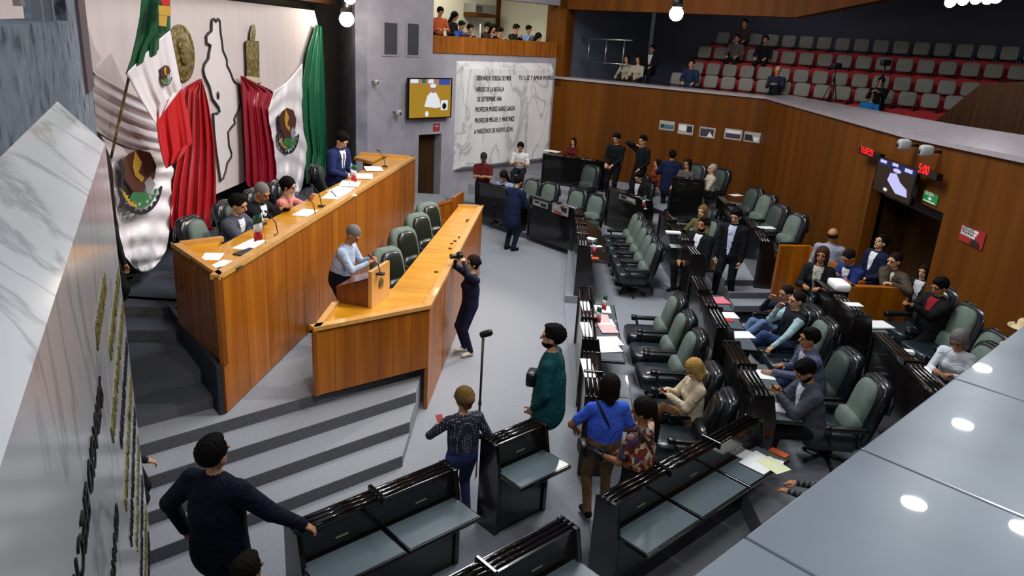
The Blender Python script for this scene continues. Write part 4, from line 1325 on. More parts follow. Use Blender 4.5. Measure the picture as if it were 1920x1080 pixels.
        # keep the face and the nape free
        hh.append(El(hpnt(.130, 0, -.020), V3(.105, .074 if hair in ('long', 'bob') else .088, .106) * k, HA, HR, .01, True))
        if hair in ('short', 'crew', 'fringe'):
            hh.append(Hs(hpnt(-.09, 0, -.055), HR @ V3(.45, 0, 1))); hh.append(El(hpnt(.03, 0, -.06), V3(.075, .2, .075) * k, HA, HR, .01, True))
        V, F, mi = mesh_prims(hh, hr_ * 1.15)
        q_ = (V - hc_) @ HR; az = np.arctan2(q_[:, 1], q_[:, 0])
        wv = np.sin(az * 23 + q_[:, 2] * 30 + 3 * np.sin(q_[:, 2] * 45)) * .6 + np.sin(q_[:, 0] * 160 + q_[:, 1] * 90 + 2 * np.sin(q_[:, 2] * 70)) * .5
        V = V + (V - hc_) / np.maximum(np.linalg.norm(V - hc_, axis=1), .05)[:, None] * (wv * (.0045 if hair != 'crew' else .0015) * k)[:, None]
        to_object([(V, F, mi * 0)], 'hair', [m_hair], root)
    if beard:
        bd = [El(hpnt(.028, 0, -.056), V3(.072, .061, .062) * k, 0, HR, .02), Cc(hpnt(.096, .02, -.040), hpnt(.096, -.02, -.040), .008, .008, 0), Hs(hpnt(0, 0, -.038), HR @ V3(-.25, 0, -1))]
        bd[2]['sub'] = True
        V, F, mi = mesh_prims(bd, hr_ * 1.1); 
        if len(F): to_object([(V, F, mi)], 'beard', [m_hair], root)
    if glasses:
        mb = MB()
        for sg in (1, -1):
            pts = [hpnt(.097, .033 * sg + .022 * math.cos(a), .008 + .018 * math.sin(a)) for a in np.linspace(0, 2 * math.pi, 13)]
            mb.tube(pts, .0028, 6)
            mb.tube([hpnt(.095, .055 * sg, .012), hpnt(.0, .083 * sg, .008)], .0025, 6)
        mb.tube([hpnt(.099, .012, .010), hpnt(.099, -.012, .010)], .0028, 6)
        mb.build('glasses', mat('glasses_frame', '3a1414' if glasses == 'red' else '14100e', .3), root)
    info = dict(root=root, wr=wr, fd=fd, hpnt=hpnt, neck=neck, hip=hip, up=up, fw=fw, lf=lf, s=s, body=body, HR=HR, k=k)
    PEOPLE[key] = info
    return info


def hold(P, side, off=.09):
    """world point a little beyond a wrist"""
    l = P['wr'][side] + P['fd'][side] * off
    R = Matrix.Rotation(P['root'].rotation_euler.z, 3, 'Z')
    return R @ Vector(l) + P['root'].location


def wpt(P, v):
    return Matrix.Rotation(P['root'].rotation_euler.z, 3, 'Z') @ Vector(v) + P['root'].location

# ---- patterned cloths
M_DOTS = mat('navy_dotted_cloth', '1a2034', .8)
def _dots():
    nt, b = nodes(M_DOTS)
    tc = nt.nodes.new('ShaderNodeTexCoord'); t = nt.nodes.new('ShaderNodeTexVoronoi'); t.inputs['Scale'].default_value = 42; t.inputs['Randomness'].default_value = .25
    r = nt.nodes.new('ShaderNodeValToRGB'); r.color_ramp.elements[0].color = (*hexc('b8c0d0'), 1); r.color_ramp.elements[1].color = (*hexc('171c2e'), 1)
    r.color_ramp.elements[0].position = .20; r.color_ramp.elements[1].position = .27
    nt.links.new(tc.outputs['Object'], t.inputs['Vector']); nt.links.new(t.outputs['Distance'], r.inputs['Fac']); nt.links.new(r.outputs['Color'], b.inputs['Base Color'])
_dots()
M_PRINT = mat('autumn_print_cloth', '8a5a3a', .8)
def _print():
    nt, b = nodes(M_PRINT)
    tc = nt.nodes.new('ShaderNodeTexCoord'); n = nt.nodes.new('ShaderNodeTexNoise'); n.inputs['Scale'].default_value = 5
    t = nt.nodes.new('ShaderNodeTexVoronoi'); t.inputs['Scale'].default_value = 22
    mp = nt.nodes.new('ShaderNodeMapping'); mp.inputs['Scale'].default_value = (1, 1, .5); mp.inputs['Rotation'].default_value = (.4, .3, .2)
    ad = nt.nodes.new('ShaderNodeMix'); ad.data_type = 'RGBA'; ad.blend_type = 'ADD'; ad.inputs[0].default_value = .25
    nt.links.new(tc.outputs['Object'], mp.inputs['Vector']); nt.links.new(tc.outputs['Object'], n.inputs['Vector'])
    nt.links.new(mp.outputs[0], ad.inputs[6]); nt.links.new(n.outputs['Color'], ad.inputs[7]); nt.links.new(ad.outputs[2], t.inputs['Vector'])
    sp = nt.nodes.new('ShaderNodeSeparateColor'); nt.links.new(t.outputs['Color'], sp.inputs[0])
    r = nt.nodes.new('ShaderNodeValToRGB'); r.color_ramp.interpolation = 'CONSTANT'; el = r.color_ramp.elements
    cs = ['7a2a16', 'c9a27a', '2a1a14', 'd8c8b0', 'a0522a', '4a3a5a', '8a8478']
    while len(el) < len(cs): el.new(.5)
    for i, c in enumerate(cs): el[i].position = i / len(cs); el[i].color = (*hexc(c), 1)
    nt.links.new(sp.outputs[0], r.inputs['Fac']); nt.links.new(r.outputs['Color'], b.inputs['Base Color'])
_print()
M_STRIPE = ramp_mat('black_cloth_white_lines', ['0c0c10', '0c0c10', 'b8b8b8', '0c0c10'], 'WAVE', 1.6, (3, 1, 2), rough=.8, dist=6, detail=1, pos=[0, .90, .94, .98])
NAVY = '161d3c'; BLK = '0f1014'
J = dict(jacket=True)
FAR = dict(res=.017)
P = person
# presidium
P('pres_a', 'man in grey suit, leftmost of the three seated at the rostrum', None, -8, 'sit', headpx=(447, 384), zf=1.2, h=1.84, seat=.50, top='474a55', legs='2c2e36', shirt='cfd0d4', hands=((.50, .10, 1.08), (.48, -.13, 1.08)), lean=14, pitch=10, skin=0, **J)
P('pres_b', 'man in black suit with greying hair reading at the rostrum', None, -12, 'sit', headpx=(491, 361), zf=1.2, h=1.84, seat=.50, top='111114', hc='grey', hair='crew', hands=((.56, .10, 1.10), (.54, -.12, 1.10)), lean=14, pitch=24, skin=1, beard=False, **J)
P('pres_c', 'woman in pink at the rostrum resting her chin on her hand', None, -6, 'sit', headpx=(541, 349), zf=1.2, h=1.8, seat=.48, fem=True, top='cc7f78', hair='bun', hc='black', hands=((.50, .16, 1.10), (.20, -.05, 1.08)), lean=14, pitch=8, glasses=True, skin=2)
pd_ = P('pres_d', 'standing man in navy suit holding a sheet of paper at the rostrum', None, -25, 'stand', headpx=(641, 263), zf=1.2, h=1.88, top='1c2850', legs='18203f', tie='1a2248', hands=((.34, .10, 1.10), (.34, -.10, 1.10)), lean=10, pitch=34, skin=2, **J)
sp_ = P('speaker', 'grey-haired man in light blue shirt speaking at the brown lectern', None, -8, 'stand', headpx=(662, 440), zf=.6, h=1.72, top='a9bad2', legs='14161c', hair='crew', hc='grey', hands=((.42, .15, 1.20), (.46, -.08, 1.20)), lean=15, pitch=36, fat=1.3, skin=1)
ph_ = P('photographer', 'woman in dark blue tracksuit raising a camera beside the front counter', None, 208, 'stand', headpx=(885, 494), zf=0, h=1.66, fem=True, top='161a33', legs='151a33', shoes='d8d2c2', hair='bun', hc='dark', hands=((.20, .12, 1.62), (.22, -.10, 1.60)), poles=((.3, .9, -.3), (.2, -.9, -.3)), lean=-1, pitch=-6, skin=2, fat=1.22)
po_ = P('polka', 'woman in navy dotted blouse seen from behind between the black desks', None, 118, 'stand', headpx=(869, 747), zf=0, h=1.60, fem=True, top=M_DOTS, legs='2c3560', hair='bun', hc='dirty', hands=((.30, .16, 1.06), (.16, -.20, .95)), poles=((-.3, .9, -.4), None), yaw=12, pitch=5, glasses=True, fat=1.15, skin=2)
gr_ = P('green', 'bearded man in teal jacket with a shoulder strap in the centre aisle', None, 168, 'stand', headpx=(1036, 632), zf=0, h=1.92, top='0e4a50', legs='0d0d10', hands=((.14, .22, .98), (.12, -.20, .98)), coat=.04, beard=True, fat=1.28, skin=0)
bl_ = P('blue', 'woman in bright blue blouse and tan trousers seen from behind', None, 100, 'stand', headpx=(1143, 724), zf=.02, h=1.70, fem=True, top='3f63d8', sleeve='short', legs='7c5d40', hair='bob', hc='dark', hands=((.22, .26, .98), (.20, -.18, 1.0)), poles=((-.4, 1, -.3), None), fat=1.32, skin=3)
pa_ = P('print', 'woman in brown and orange printed blouse looking left', None, 140, 'stand', headpx=(1205, 770), zf=.02, h=1.70, fem=True, top=M_PRINT, sleeve='short', legs='1b1c22', hair='pony', hc='dark', hands=((.30, .12, 1.0), (.26, -.16, .98)), yaw=22, pitch=8, fat=1.35, skin=1)
bo_ = P('blonde', 'blonde woman in cream blazer looking at her phone in the first row', None, 187, 'sit', headpx=(1300, 692), zf=.02, h=1.62, fem=True, top='d3c0a2', jacket=True, shirt='d9cdb8', legs='8d6642', shoes='3a2a1c', hair='bob', hc='blonde', hands=((.34, .05, .86), (.34, -.08, .88)), feet=((.62, -.06, .28), (.46, -.10, 0)), knees=((1, -.2, 1.0), None), lean=2, pitch=34, glasses=True, skin=4, res=.010)
le_ = P('left', 'man in dark suit resting one hand on the left foreground desk', None, 75, 'stand', headpx=(401, 852), zf=0, h=1.90, top='0d1222', legs='0b0d14', hands=((.02, .34, 1.0), (.30, -.66, 1.06)), poles=((-.3, 1, -.2), (-.4, -.4, -.8)), yaw=-8, skin=0, fat=1.18, coat=.02, curl=.6, res=.010, **J)
P('bottom', 'dark-haired person in the bottom left corner, only the head in view', None, 60, 'sit', headpx=(466, 1070), zf=-.1, top='14110f', hc='dark', skin=1)
fe_ = P('foot', 'person in black cloth with white lines whose forearms show above the ledge', (3.33, 6.14, 0), 138, 'sit', fem=True, top=M_STRIPE, hair='short', hands=((.56, .10, .82), (.54, -.08, .84)), skin=1)
P('hidden', 'person on the side steps, mostly hidden by the marble tablet', (at(214, 604, .9).x, at(214, 604, .9).y, .9), -10, 'stand', h=1.6, top='1a1c20', legs='141518', skin=0)
P('hidden2', 'person at the left edge of the steps, only a hand and a shoe in view', (at(252, 1002, .0).x - .02, at(252, 1002, 0).y, 0), 20, 'stand', h=1.65, top='121318', legs='0f1014', hands=((.0, .27, .82), (.22, -.16, .92)), skin=0)
# far left block
P('navyback', 'man in navy suit bending over the poster desk, seen from behind', None, 50, 'stand', headpx=(972, 341), zf=0, h=1.82, top=NAVY, legs='12162c', hands=((.42, .10, 1.12), (.44, -.16, 1.10)), lean=12, pitch=25, coat=.12, skin=0, fat=1.15, res=.014, **J)
cp_ = P('cap', 'standing man in maroon shirt and black cap looking at his phone', None, 268, 'stand', headpx=(907, 296), zf=.15, h=1.76, top='5c1c18', sleeve='short', legs='0e0e12', hair='crew', hands=((.30, .05, 1.18), (.30, -.05, 1.18)), pitch=24, beard=True, skin=0, fat=1.15, **FAR)
P('paleblue', 'woman in pale blue blouse writing at the far left desk', None, 250, 'sit', headpx=(945, 331), zf=.15, h=1.85, fem=True, top='93a5c6', hair='long', hc='dark', hands=((.36, .10, .86), (.36, -.10, .86)), lean=16, pitch=38, skin=0, **FAR)
P('tee', 'young man in white t-shirt sitting below the marble tablet', None, 262, 'sit', headpx=(976, 276), zf=.5, h=1.85, top='c9c9c9', sleeve='short', legs='1a1c24', hands=((.32, .08, .84), (.32, -.08, .84)), lean=10, pitch=20, skin=1, **FAR)
P('maroon', 'woman in maroon blouse sitting behind the tall black desk', None, 240, 'sit', headpx=(1075, 266), zf=.75, h=1.5, fem=True, top='4c1418', hair='long', hc='dark', skin=0, **FAR)
P('blackshirt', 'standing man in black shirt holding papers against the wood wall', None, 238, 'stand', headpx=(1156, 260), zf=.75, h=1.86, top='0c0e12', legs='0c0d11', hands=((.30, .10, 1.05), (.30, -.12, 1.05)), pitch=20, skin=0, **FAR)
P('armup', 'man in black with one hand raised to his head by the wood wall', None, 222, 'stand', headpx=(1205, 264), zf=.75, h=1.86, top='0c0e14', legs='0b0c10', hands=((.22, .16, 1.0), (.10, -.14, 1.60)), poles=(None, (.1, -1, -.1)), pitch=10, skin=0, **FAR)
P('navystand', 'heavy man in navy suit standing with his back to the viewer', None, 74, 'stand', headpx=(1261, 291), zf=.45, h=1.80, top=NAVY, legs='11152c', hands=((.26, .28, 1.15), (.18, -.22, 1.0)), fat=1.25, coat=.10, skin=0, **FAR, **J)
P('suitseat', 'young man in black suit and white shirt seated behind a poster desk', None, 222, 'sit', headpx=(1198, 332), zf=.3, h=1.85, top='0e1013', shirt='c9cbd0', lean=8, pitch=28, skin=2, **FAR, **J)
P('smile', 'smiling woman with long hair seated by the wood wall', None, 228, 'sit', headpx=(1289, 308), zf=.75, h=1.75, fem=True, top='55504e', hair='long', hc='dark', skin=0, **FAR)
P('whitehair', 'white-haired person in cream seated in profile by the wood wall', None, 184, 'sit', headpx=(1335, 317), zf=.75, top='b9b09c', hair='crew', hc='white', skin=2, **FAR)
P('redarm', 'person in orange behind the man in navy, arm outstretched', None, 200, 'stand', headpx=(1232, 306), zf=.30, h=1.5, fem=True, top='8a3a26', hair='long', hc='dark', skin=2, **FAR)
P('longhair', 'woman with long light brown hair seated behind the bearded man', None, 226, 'sit', headpx=(1317, 397), zf=.3, h=1.8, fem=True, top='5e5838', hair='long', hc='dirty', hands=((.36, .10, .84), (.40, -.22, .86)), skin=2, res=.015)
P('beard', 'bearded man in open black suit leaning back in his seat', None, 222, 'sit', headpx=(1318, 422), zf=.3, h=1.95, top='0f0f13', jacket=.48, shirt='d4d6da', legs='0d0e12', beard=True, hc='dark', hands=((.30, .12, .72), (.42, -.10, .66)), lean=-6, skin=1, fat=1.15, res=.014)
P('standsuit', 'young man in black suit and open white shirt standing in the aisle', None, 232, 'stand', headpx=(1380, 405), zf=.3, h=1.84, top='0d0e14', jacket=.50, shirt='aeb9cc', legs='0c0d12', hands=((.10, .25, .84), (.10, -.24, .86)), pitch=20, feet=((-.1, .10, 0), (.22, -.12, 0)), skin=2, res=.014)
# near block second row
P('jeans', 'man in blue jeans reclining with a hand to his mouth', None, 196, 'sit', headpx=(1474, 550), zf=.3, h=1.60, top='1a1d2c', legs='5d7396', shoes='5a3022', hair='crew', hc='dark', hands=((.26, .24, .66), (.18, -.06, 1.10)), lean=-8, pitch=18, feet=((.66, .08, .44), (.60, -.12, .30)), knees=((.1, .05, 1.0), (.1, -.05, 1)), skin=0, res=.013)
P('vest', 'man in dark vest over a pale blue shirt reclining beside the man in jeans', None, 190, 'sit', headpx=(1494, 563), zf=.3, h=1.76, top='171923', slv='9ab6b8', shirt='9ab6b8', legs='33426e', shoes='1a1412', hair='crew', hc='dark', hands=((.34, .30, .66), (.16, -.06, 1.12)), poles=((-.2, .8, -.5), None), lean=-10, pitch=14, feet=((.66, -.02, .34), (.56, -.14, .06)), knees=((.3, .2, 1.0), (.6, -.1, 1)), skin=2, fat=1.15, res=.012)
P('violet', 'man in violet-grey jacket looking up from the second row desk', None, 178, 'sit', headpx=(1517, 635), zf=.3, h=1.76, top='545872', legs='1e2742', shirt='b0a8b4', hands=((.56, .12, .80), (.40, -.08, .82)), lean=14, pitch=-2, curl=.4, skin=1, fat=1.12, **J)
gp_ = P('grey', 'man in grey jacket typing on his phone in the second row', None, 180, 'sit', headpx=(1510, 696), zf=.3, h=1.76, top='454a53', legs='12131a', shirt='c9ced8', hands=((.44, .05, .94), (.42, -.08, .96)), lean=12, pitch=34, beard=True, skin=1, fat=1.1, res=.011, **J)
P('foot2', 'woman with long brown hair in dark jacket beside the wooden partition', None, 238, 'sit', headpx=(1541, 479), zf=.75, fem=True, top='141417', jacket=.4, shirt='a8a294', hair='long', hc='brown', hands=((.34, .12, .8), (.34, -.12, .8)), skin=1, res=.014)
P('whiteback', 'balding man in pale shirt seen from behind near the doorway', None, 62, 'stand', headpx=(1561, 441), zf=.45, h=1.70, top='8e92a4', legs='1c1e28', hair='fringe', hc='dark', skin=1, fat=1.15, res=.014)
P('navysuit', 'man in bright navy suit leaning forward near the doorway', None, 200, 'sit', headpx=(1591, 483), zf=.72, top='1b2d62', hair='crew', hc='dark', hands=((.42, .06, .90), (.42, -.06, .90)), lean=20, pitch=26, skin=1, fat=1.15, res=.014, **J)
P('lookup', 'man in dark blue jacket looking up at the screen in the doorway', None, 196, 'stand', headpx=(1652, 455), zf=.45, h=1.70, top='121a33', legs='101218', hc='black', pitch=-18, hands=((.24, .14, 1.0), (.24, -.14, 1.0)), skin=2, res=.014, **J)
P('brown', 'man in brown jacket with his chin on his hand by the wooden bar', None, 204, 'sit', headpx=(1677, 489), zf=.72, top='4a3f34', shirt='c8c4b8', hands=((.36, .24, .92), (.20, -.04, 1.10)), poles=((-.2, .8, -.4), None), lean=12, pitch=8, hair='crew', hc='dark', skin=2, fat=1.15, res=.014, **J)
P('girl', 'long-haired girl with white collar at the right side of the doorway', None, 215, 'sit', headpx=(1732, 510), zf=.72, h=1.42, fem=True, top='1a191c', shirt='c8c8c8', jacket=.4, hair='long', hc='dark', skin=2, res=.014)
rd_ = P('redblack', 'person in black and red holding a phone, seated against the wood wall', None, 196, 'sit', headpx=(1762, 538), zf=.75, top='0d0d10', shirt='8a1426', jacket=.22, legs='0b0c11', hair='short', hc='black', hands=((.40, .04, .98), (.40, -.08, .98)), feet=((.85, .12, 0), (.80, -.12, 0)), pitch=22, lean=-4, skin=1, fat=1.2, res=.013)
P('whitewoman', 'grey-haired woman in white shirt with red glasses in the third row', None, 222, 'sit', headpx=(1798, 637), zf=.6, h=1.6, fem=True, top='ccd0d6', hair='bob', hc='grey', hands=((.42, .10, .80), (.42, -.10, .80)), glasses='red', lean=14, pitch=26, fat=1.25, skin=1, res=.011)
ht_ = P('hat', 'person in white with a cream hat at the right edge of the picture', None, 200, 'sit', headpx=(1917, 628), zf=.6, top='ccc8c4', hair='short', skin=1, res=.013)

# public gallery
G = dict(res=.019)
def row_sit(key, label, px, k, deg, **kw):
    o_ = 1.45 + .95 * k
    zf = 2.92 + .5 * k + (.35 if k == 0 else .2)
    q = gq(px[0], px[1], o_ + .02)
    kw = {**G, **kw}
    return person(key, label, (q.x, q.y, zf), deg, 'sit', seat=.44, **kw)
row_sit('g1', 'woman in white blouse, first of the pair at the gallery railing', (1176, 108), 0, 236, fem=True, top='9a9484', hair='long', hc='dark')
row_sit('g2', 'woman in cream blouse, second of the pair at the gallery railing', (1198, 106), 0, 236, fem=True, top='a89f8e', hair='long', hc='dark')
row_sit('g3', 'man in dark suit at the left end of the second gallery row', (1224, 82), 1, 240, top='17171c', **J)
row_sit('g4', 'person in dark blue slumped in the first gallery row', (1298, 112), 0, 250, top='202a48', legs='26324f', hc='dark')
row_sit('g5', 'person in checked shirt in the third gallery row', (1384, 60), 2, 240, top='5a544c')
row_sit('g6', 'person in brown behind the checked shirt in the fourth gallery row', (1396, 46), 3, 240, top='40342c')
row_sit('g7', 'person in black alone in the third gallery row', (1437, 68), 2, 240, top='141418')
row_sit('g8', 'bald man in dark blue shirt with a laptop in the first gallery row', (1461, 120), 0, 244, top='1e2438', hair='fringe', hc='dark', hands=((.36, .08, .84), (.36, -.08, .84)), pitch=20)
go_ = person('g9', 'camera operator in black standing in the gallery', (gq(1657, 130, 1.0).x, gq(1657, 130, 1.0).y, 2.9), 236, 'stand', h=1.62, top='101014', legs='0d0d12', hands=((.34, .06, 1.25), (.34, -.1, 1.25)), **G)
person('g10', 'person in bright blue crouching at the gallery ledge', (gq(1634, 185, .95).x, gq(1634, 185, .95).y, 2.9), 236, 'sit', seat=.35, top='1f6ea8', hc='brown', skin=2, **G)
# press balcony
bal = [((822, 22), 5.0, 'orange shirt standing at the left end of the balcony', 'b4552e', 0, 'stand'), ((845, 30), 5.0, 'dark top with curly hair, second from the left on the balcony', '1a1a1c', 1, 'stand'),
       ((859, 46), 0, 'blue shirt resting on the balcony rail', '2f4b9a', 0, 'sit'), ((876, 52), 0, 'dark jacket bent over beside the microphone on the balcony', '22242c', 0, 'sit'),
       ((907, 48), 0, 'brown top behind the white stand on the balcony', '3c2a22', 0, 'sit'), ((920, 52), 0, 'dark hair turned away at the middle of the balcony', '2a1c18', 1, 'sit'), ((930, 58), 0, 'salmon checked shirt leaning over the balcony rail', 'c4605a', 0, 'sit'),
       ((961, 52), 0, 'black top in front of the brown balcony door', '17171c', 0, 'sit'), ((986, 54), 0, 'pale blue patterned shirt at the balcony rail', '7f9fc8', 0, 'sit'), ((1002, 68), 0, 'black hooded top near the right of the balcony', '101012', 1, 'sit'), ((1019, 72), 0, 'dark top at the far right end of the balcony', '17150f', 1, 'sit')]
for i, (px, zz, lb, colr, fem_, pose_) in enumerate(bal):
    off = (.72 if i % 2 else 1.25) if pose_ == 'sit' else 1.0 + .5 * (i % 2)
    L0 = Vector(PA) + nGo * off; L1 = Vector(G0) + nGo * off
    q = onplane(px[0], px[1], L0, L1)
    hz = (1.26 if pose_ == 'sit' else 1.58)
    person('b%d' % i, 'person with ' + lb, (q.x, q.y, q.z - hz), math.degrees(math.atan2(nG.y, nG.x)) + (-20, 15, 5, -10, 20)[i % 5], pose_, fem=bool(fem_), top=colr,
           hair='long' if fem_ else 'short', hands=((.30, .12, .98), (.32, -.12, .98)) if pose_ == 'sit' else ((.30, .14, 1.1), (.30, -.14, 1.1)), pitch=22, lean=10, group=None, **G)

# ---- things people wear or carry
def sphere_part(name, Pn, pt, r, m, sc=(1, 1, 1), e=1.0):
    mb = MB(); mb.sell(tuple(pt), (r * sc[0], r * sc[1], r * sc[2]), e, e, Matrix(Pn['HR'].tolist()), 18, 10); return mb.build(name, m, Pn['root'])
mc = mat('cap_black', '0e1014', .8)
sphere_part('cap', cp_, cp_['hpnt'](-.01, 0, .06), .105, mc, (1.08, .9, .85))
MB().sell(tuple(cp_['hpnt'](.12, 0, .06)), (.07, .07, .01), .8, .8, Matrix(cp_['HR'].tolist()), 14, 6).build('cap_brim', mc, cp_['root'])
mh = mat('cream_straw', 'cbb98e', .8)
mb = MB(); mb.lathe(tuple(ht_['hpnt'](0, 0, .085)), [(0, .11), (.06, .115), (.085, .09), (.095, .0), (.17, -.005), (.185, .015), (.18, .0), (.095, -.01)], 24, 0)
mb.build('straw_hat', mh, ht_['root'])
# shoulder strap and pouch of the man in teal
def strap(Pn, name, m, a, b, r=.018, back=1):
    n = Pn['neck']; f = Pn['fw']; l = Pn['lf']; u = Pn['up']; pts = []
    for t in np.linspace(0, 2 * math.pi, 25):
        pts.append(n - u * (.22 + .24 * math.cos(t + math.pi)) * 1.0 + f * math.sin(t) * .125 * a + l * (.150 * math.cos(t + math.pi) * -b))
    MB().tube(pts, r, 6, 0, False).build(name, m, Pn['root'])
strap(gr_, 'shoulder_strap', M_BLACKPL, 1.12, -.9)
v = gr_['hip'] + gr_['up'] * .28 + gr_['fw'] * .20 + gr_['lf'] * .08
MB().sell(tuple(v), (.06, .11, .09), .4, .4, None, 16, 8).build('waist_pouch', M_BLACKPL, gr_['root'])
strap(bl_, 'bag_strap', M_BLACKPL, 1.05, .8, .012)
v = bl_['hip'] + bl_['lf'] * .22 + V3(0, 0, -.02)
MB().sell(tuple(v), (.10, .05, .08), .4, .4, None, 14, 8).build('shoulder_bag', M_BLACKPL, bl_['root'])
strap(pa_, 'camera_strap', mat('brown_strap', '3a2418', .7), 1.1, .8, .014)

def thing_box(name, c, size, m, rz, label, cat, group=None, tilt=0.0, bevel=.003, roll=0.0):
    mb = MB(); x, y, z = size
    mb.box((-x / 2, -y / 2, 0), (x / 2, y / 2, z))
    o = mb.build(name, m, None, bevel, label, cat, group)
    o.location = c; o.rotation_euler = (roll, tilt, rz); return o
M_PHONE = mat('phone_black', '0b0b0e', .15, 0, .4)
def phone(Pn, side, label, off=.10, colr=None, dz=.02, tilt=-.7):
    p = hold(Pn, side, off); rz = Pn['root'].rotation_euler.z
    return thing_box('phone', (p.x, p.y, p.z + dz), (.145, .072, .009), colr or M_PHONE, rz, label, 'phone', tilt=tilt)
phone(bo_, 1, 'phone in the hands of the blonde woman')
phone(po_, 1, 'phone with a red cover held by the woman in the dotted blouse', colr=mat('phone_red', 'a02a3a', .4))
phone(gp_, 1, 'phone in the hands of the man in the grey jacket')
phone(rd_, 1, 'phone held by the person in black and red')
phone(cp_, 1, 'phone held by the man in the black cap')
# camera of the photographer
def photo_camera(c, rz, label, s=1.0):
    t = empty('photo_camera', c, rz, label, 'camera')
    MB().sell((0, 0, 0), (.04 * s, .07 * s, .048 * s), .3, .3, None, 16, 8).build('camera_body', M_BLACKPL, t)
    MB().sell((0, 0, .05 * s), (.03 * s, .028 * s, .02 * s), .4, .4, None, 12, 6).build('viewfinder', M_BLACKPL, t)
    MB().tube([(.03 * s, 0, 0), (.09 * s, 0, 0), (.13 * s, 0, 0), (.155 * s, 0, 0)], [.036 * s, .036 * s, .040 * s, .044 * s], 16).build('lens', M_BLACKPL, t)
    return t
a = hold(ph_, 1, .10); b = hold(ph_, -1, .10)
photo_camera(((a.x + b.x) / 2, (a.y + b.y) / 2, (a.z + b.z) / 2 + .02), ph_['root'].rotation_euler.z, 'black camera raised by the woman in the dark tracksuit')
a = hold(pa_, 1, .08)
photo_camera((a.x, a.y, a.z), pa_['root'].rotation_euler.z, 'black and white camera carried by the woman in the printed blouse', 1.1)
# paper held by the standing man
a = hold(pd_, 1, .06); b = hold(pd_, -1, .06); c = (a + b) / 2
thing_box('paper_sheet', (c.x, c.y, c.z - .08), (.30, .22, .003), M_PAPER, pd_['root'].rotation_euler.z, 'sheet of paper held by the standing man in navy at the rostrum', 'paper', tilt=.9, bevel=0)
# monopod behind the dotted blouse
p0 = at(900, 770, .0); p1 = at(900, 770, .0)
mp_ = onplane(906, 622, (-.25, 7.6), (.5, 7.6)); mb_ = onplane(898, 790, (-.25, 7.6), (.5, 7.6))
mon = empty('monopod', (mb_.x, mb_.y, 0), 0, 'black monopod standing behind the woman in the dotted blouse', 'monopod')
zt = mp_.z
MB().tube([(0, 0, 0), (0, 0, zt - .08)], [.010, .015], 8).build('pole', M_BLACKPL, mon)
for z in (.55, .95): MB().cyl((0, 0), .02, z, z + .05, 10).build('clamp', M_BLACKPL, mon)
MB().sell((.03, 0, zt - .02), (.075, .035, .035), .5, .5, Matrix.Rotation(-.35, 3, 'Y'), 14, 8).build('head', M_BLACKPL, mon)

# ================================================================== flags, emblems, screens, papers
def mp(px, py, off=0.0):
    """point of the stage panel plane moved off metres into the room"""
    return onplane(px, py, (MA[0] + off, MA[1]), (MBp[0] + off, MBp[1]))
def resample(rows, n):
    """piecewise-linear rows -> n rows"""
    out = []
    for i in range(n):
        t = (len(rows) - 1) * i / (n - 1); k = min(int(t), len(rows) - 2); f = t - k
        out.append([(rows[k][j] * (1 - f) + rows[k + 1][j] * f) for j in range(4)])
    return out
def drape(name, rows, m, off, parent=None, folds=5, amp=.05, swag=0.0, phase=0.0, nu=36, nv=40, tilt=0.0, sag=0.0):
    """cloth between a left and a right outline, rows=(xl,yl,xr,yr) top to bottom, real folds"""
    R = resample(rows, nv); vs = []; fs = []
    for j, r in enumerate(R):
        v = j / (nv - 1)
        for i in range(nu):
            u = i / (nu - 1)
            px = r[0] * (1 - u) + r[2] * u; py = r[1] * (1 - u) + r[3] * u + sag * math.sin(math.pi * u)
            d = amp * (math.sin(2 * math.pi * folds * u + phase + 1.4 * v) + .4 * math.sin(2 * math.pi * folds * 2.3 * u + 2 * v)) * (.35 + .65 * v)
            if swag: d += swag * math.sin(2 * math.pi * (6.5 * v + .55 * math.sin(math.pi * u)) + phase)
            p = mp(px, py, off + d + .06 + tilt * v)
            vs.append(p)
    for j in range(nv - 1):
        for i in range(nu - 1):
            a = j * nu + i; fs.append((a, a + 1, a + nu + 1, a + nu))
    mb = MB().add(vs, fs, 0, True)
    o = mb.build(name, m)
    so_ = o.modifiers.new('cloth', 'SOLIDIFY'); so_.thickness = .008; so_.offset = 0
    return o
def grp(name, label, cat, objs, group=None):
    p0 = sum((v.co for v in objs[0].data.vertices), Vector()) / len(objs[0].data.vertices)
    e = empty(name, p0, 0, label, cat, group)
    for o in objs: o.data.transform(Matrix.Translation(-p0)); o.parent = e
    return e
def plate(pts, off, th, m, name):
    """flat shape on the panel plane with real thickness"""
    a = [mp(x, y, off + th) for x, y in pts]; b = [mp(x, y, off) for x, y in pts]; n = len(a)
    fs = [tuple(range(n)), tuple(range(n, 2 * n))[::-1]] + [(i, i + n, (i + 1) % n + n, (i + 1) % n) for i in range(n)]
    return MB().add(a + b, fs).build(name, m)
M_BROWNE = mat('eagle_brown', '4a1f10', .7); M_GOLDE = mat('eagle_gold', 'b08a2a', .6); M_GRE = mat('emblem_green', '2a6a3a', .7); M_BLUE_E = mat('emblem_dark', '14141c', .7); M_SILV = mat('emblem_silver', '8c8c90', .6)
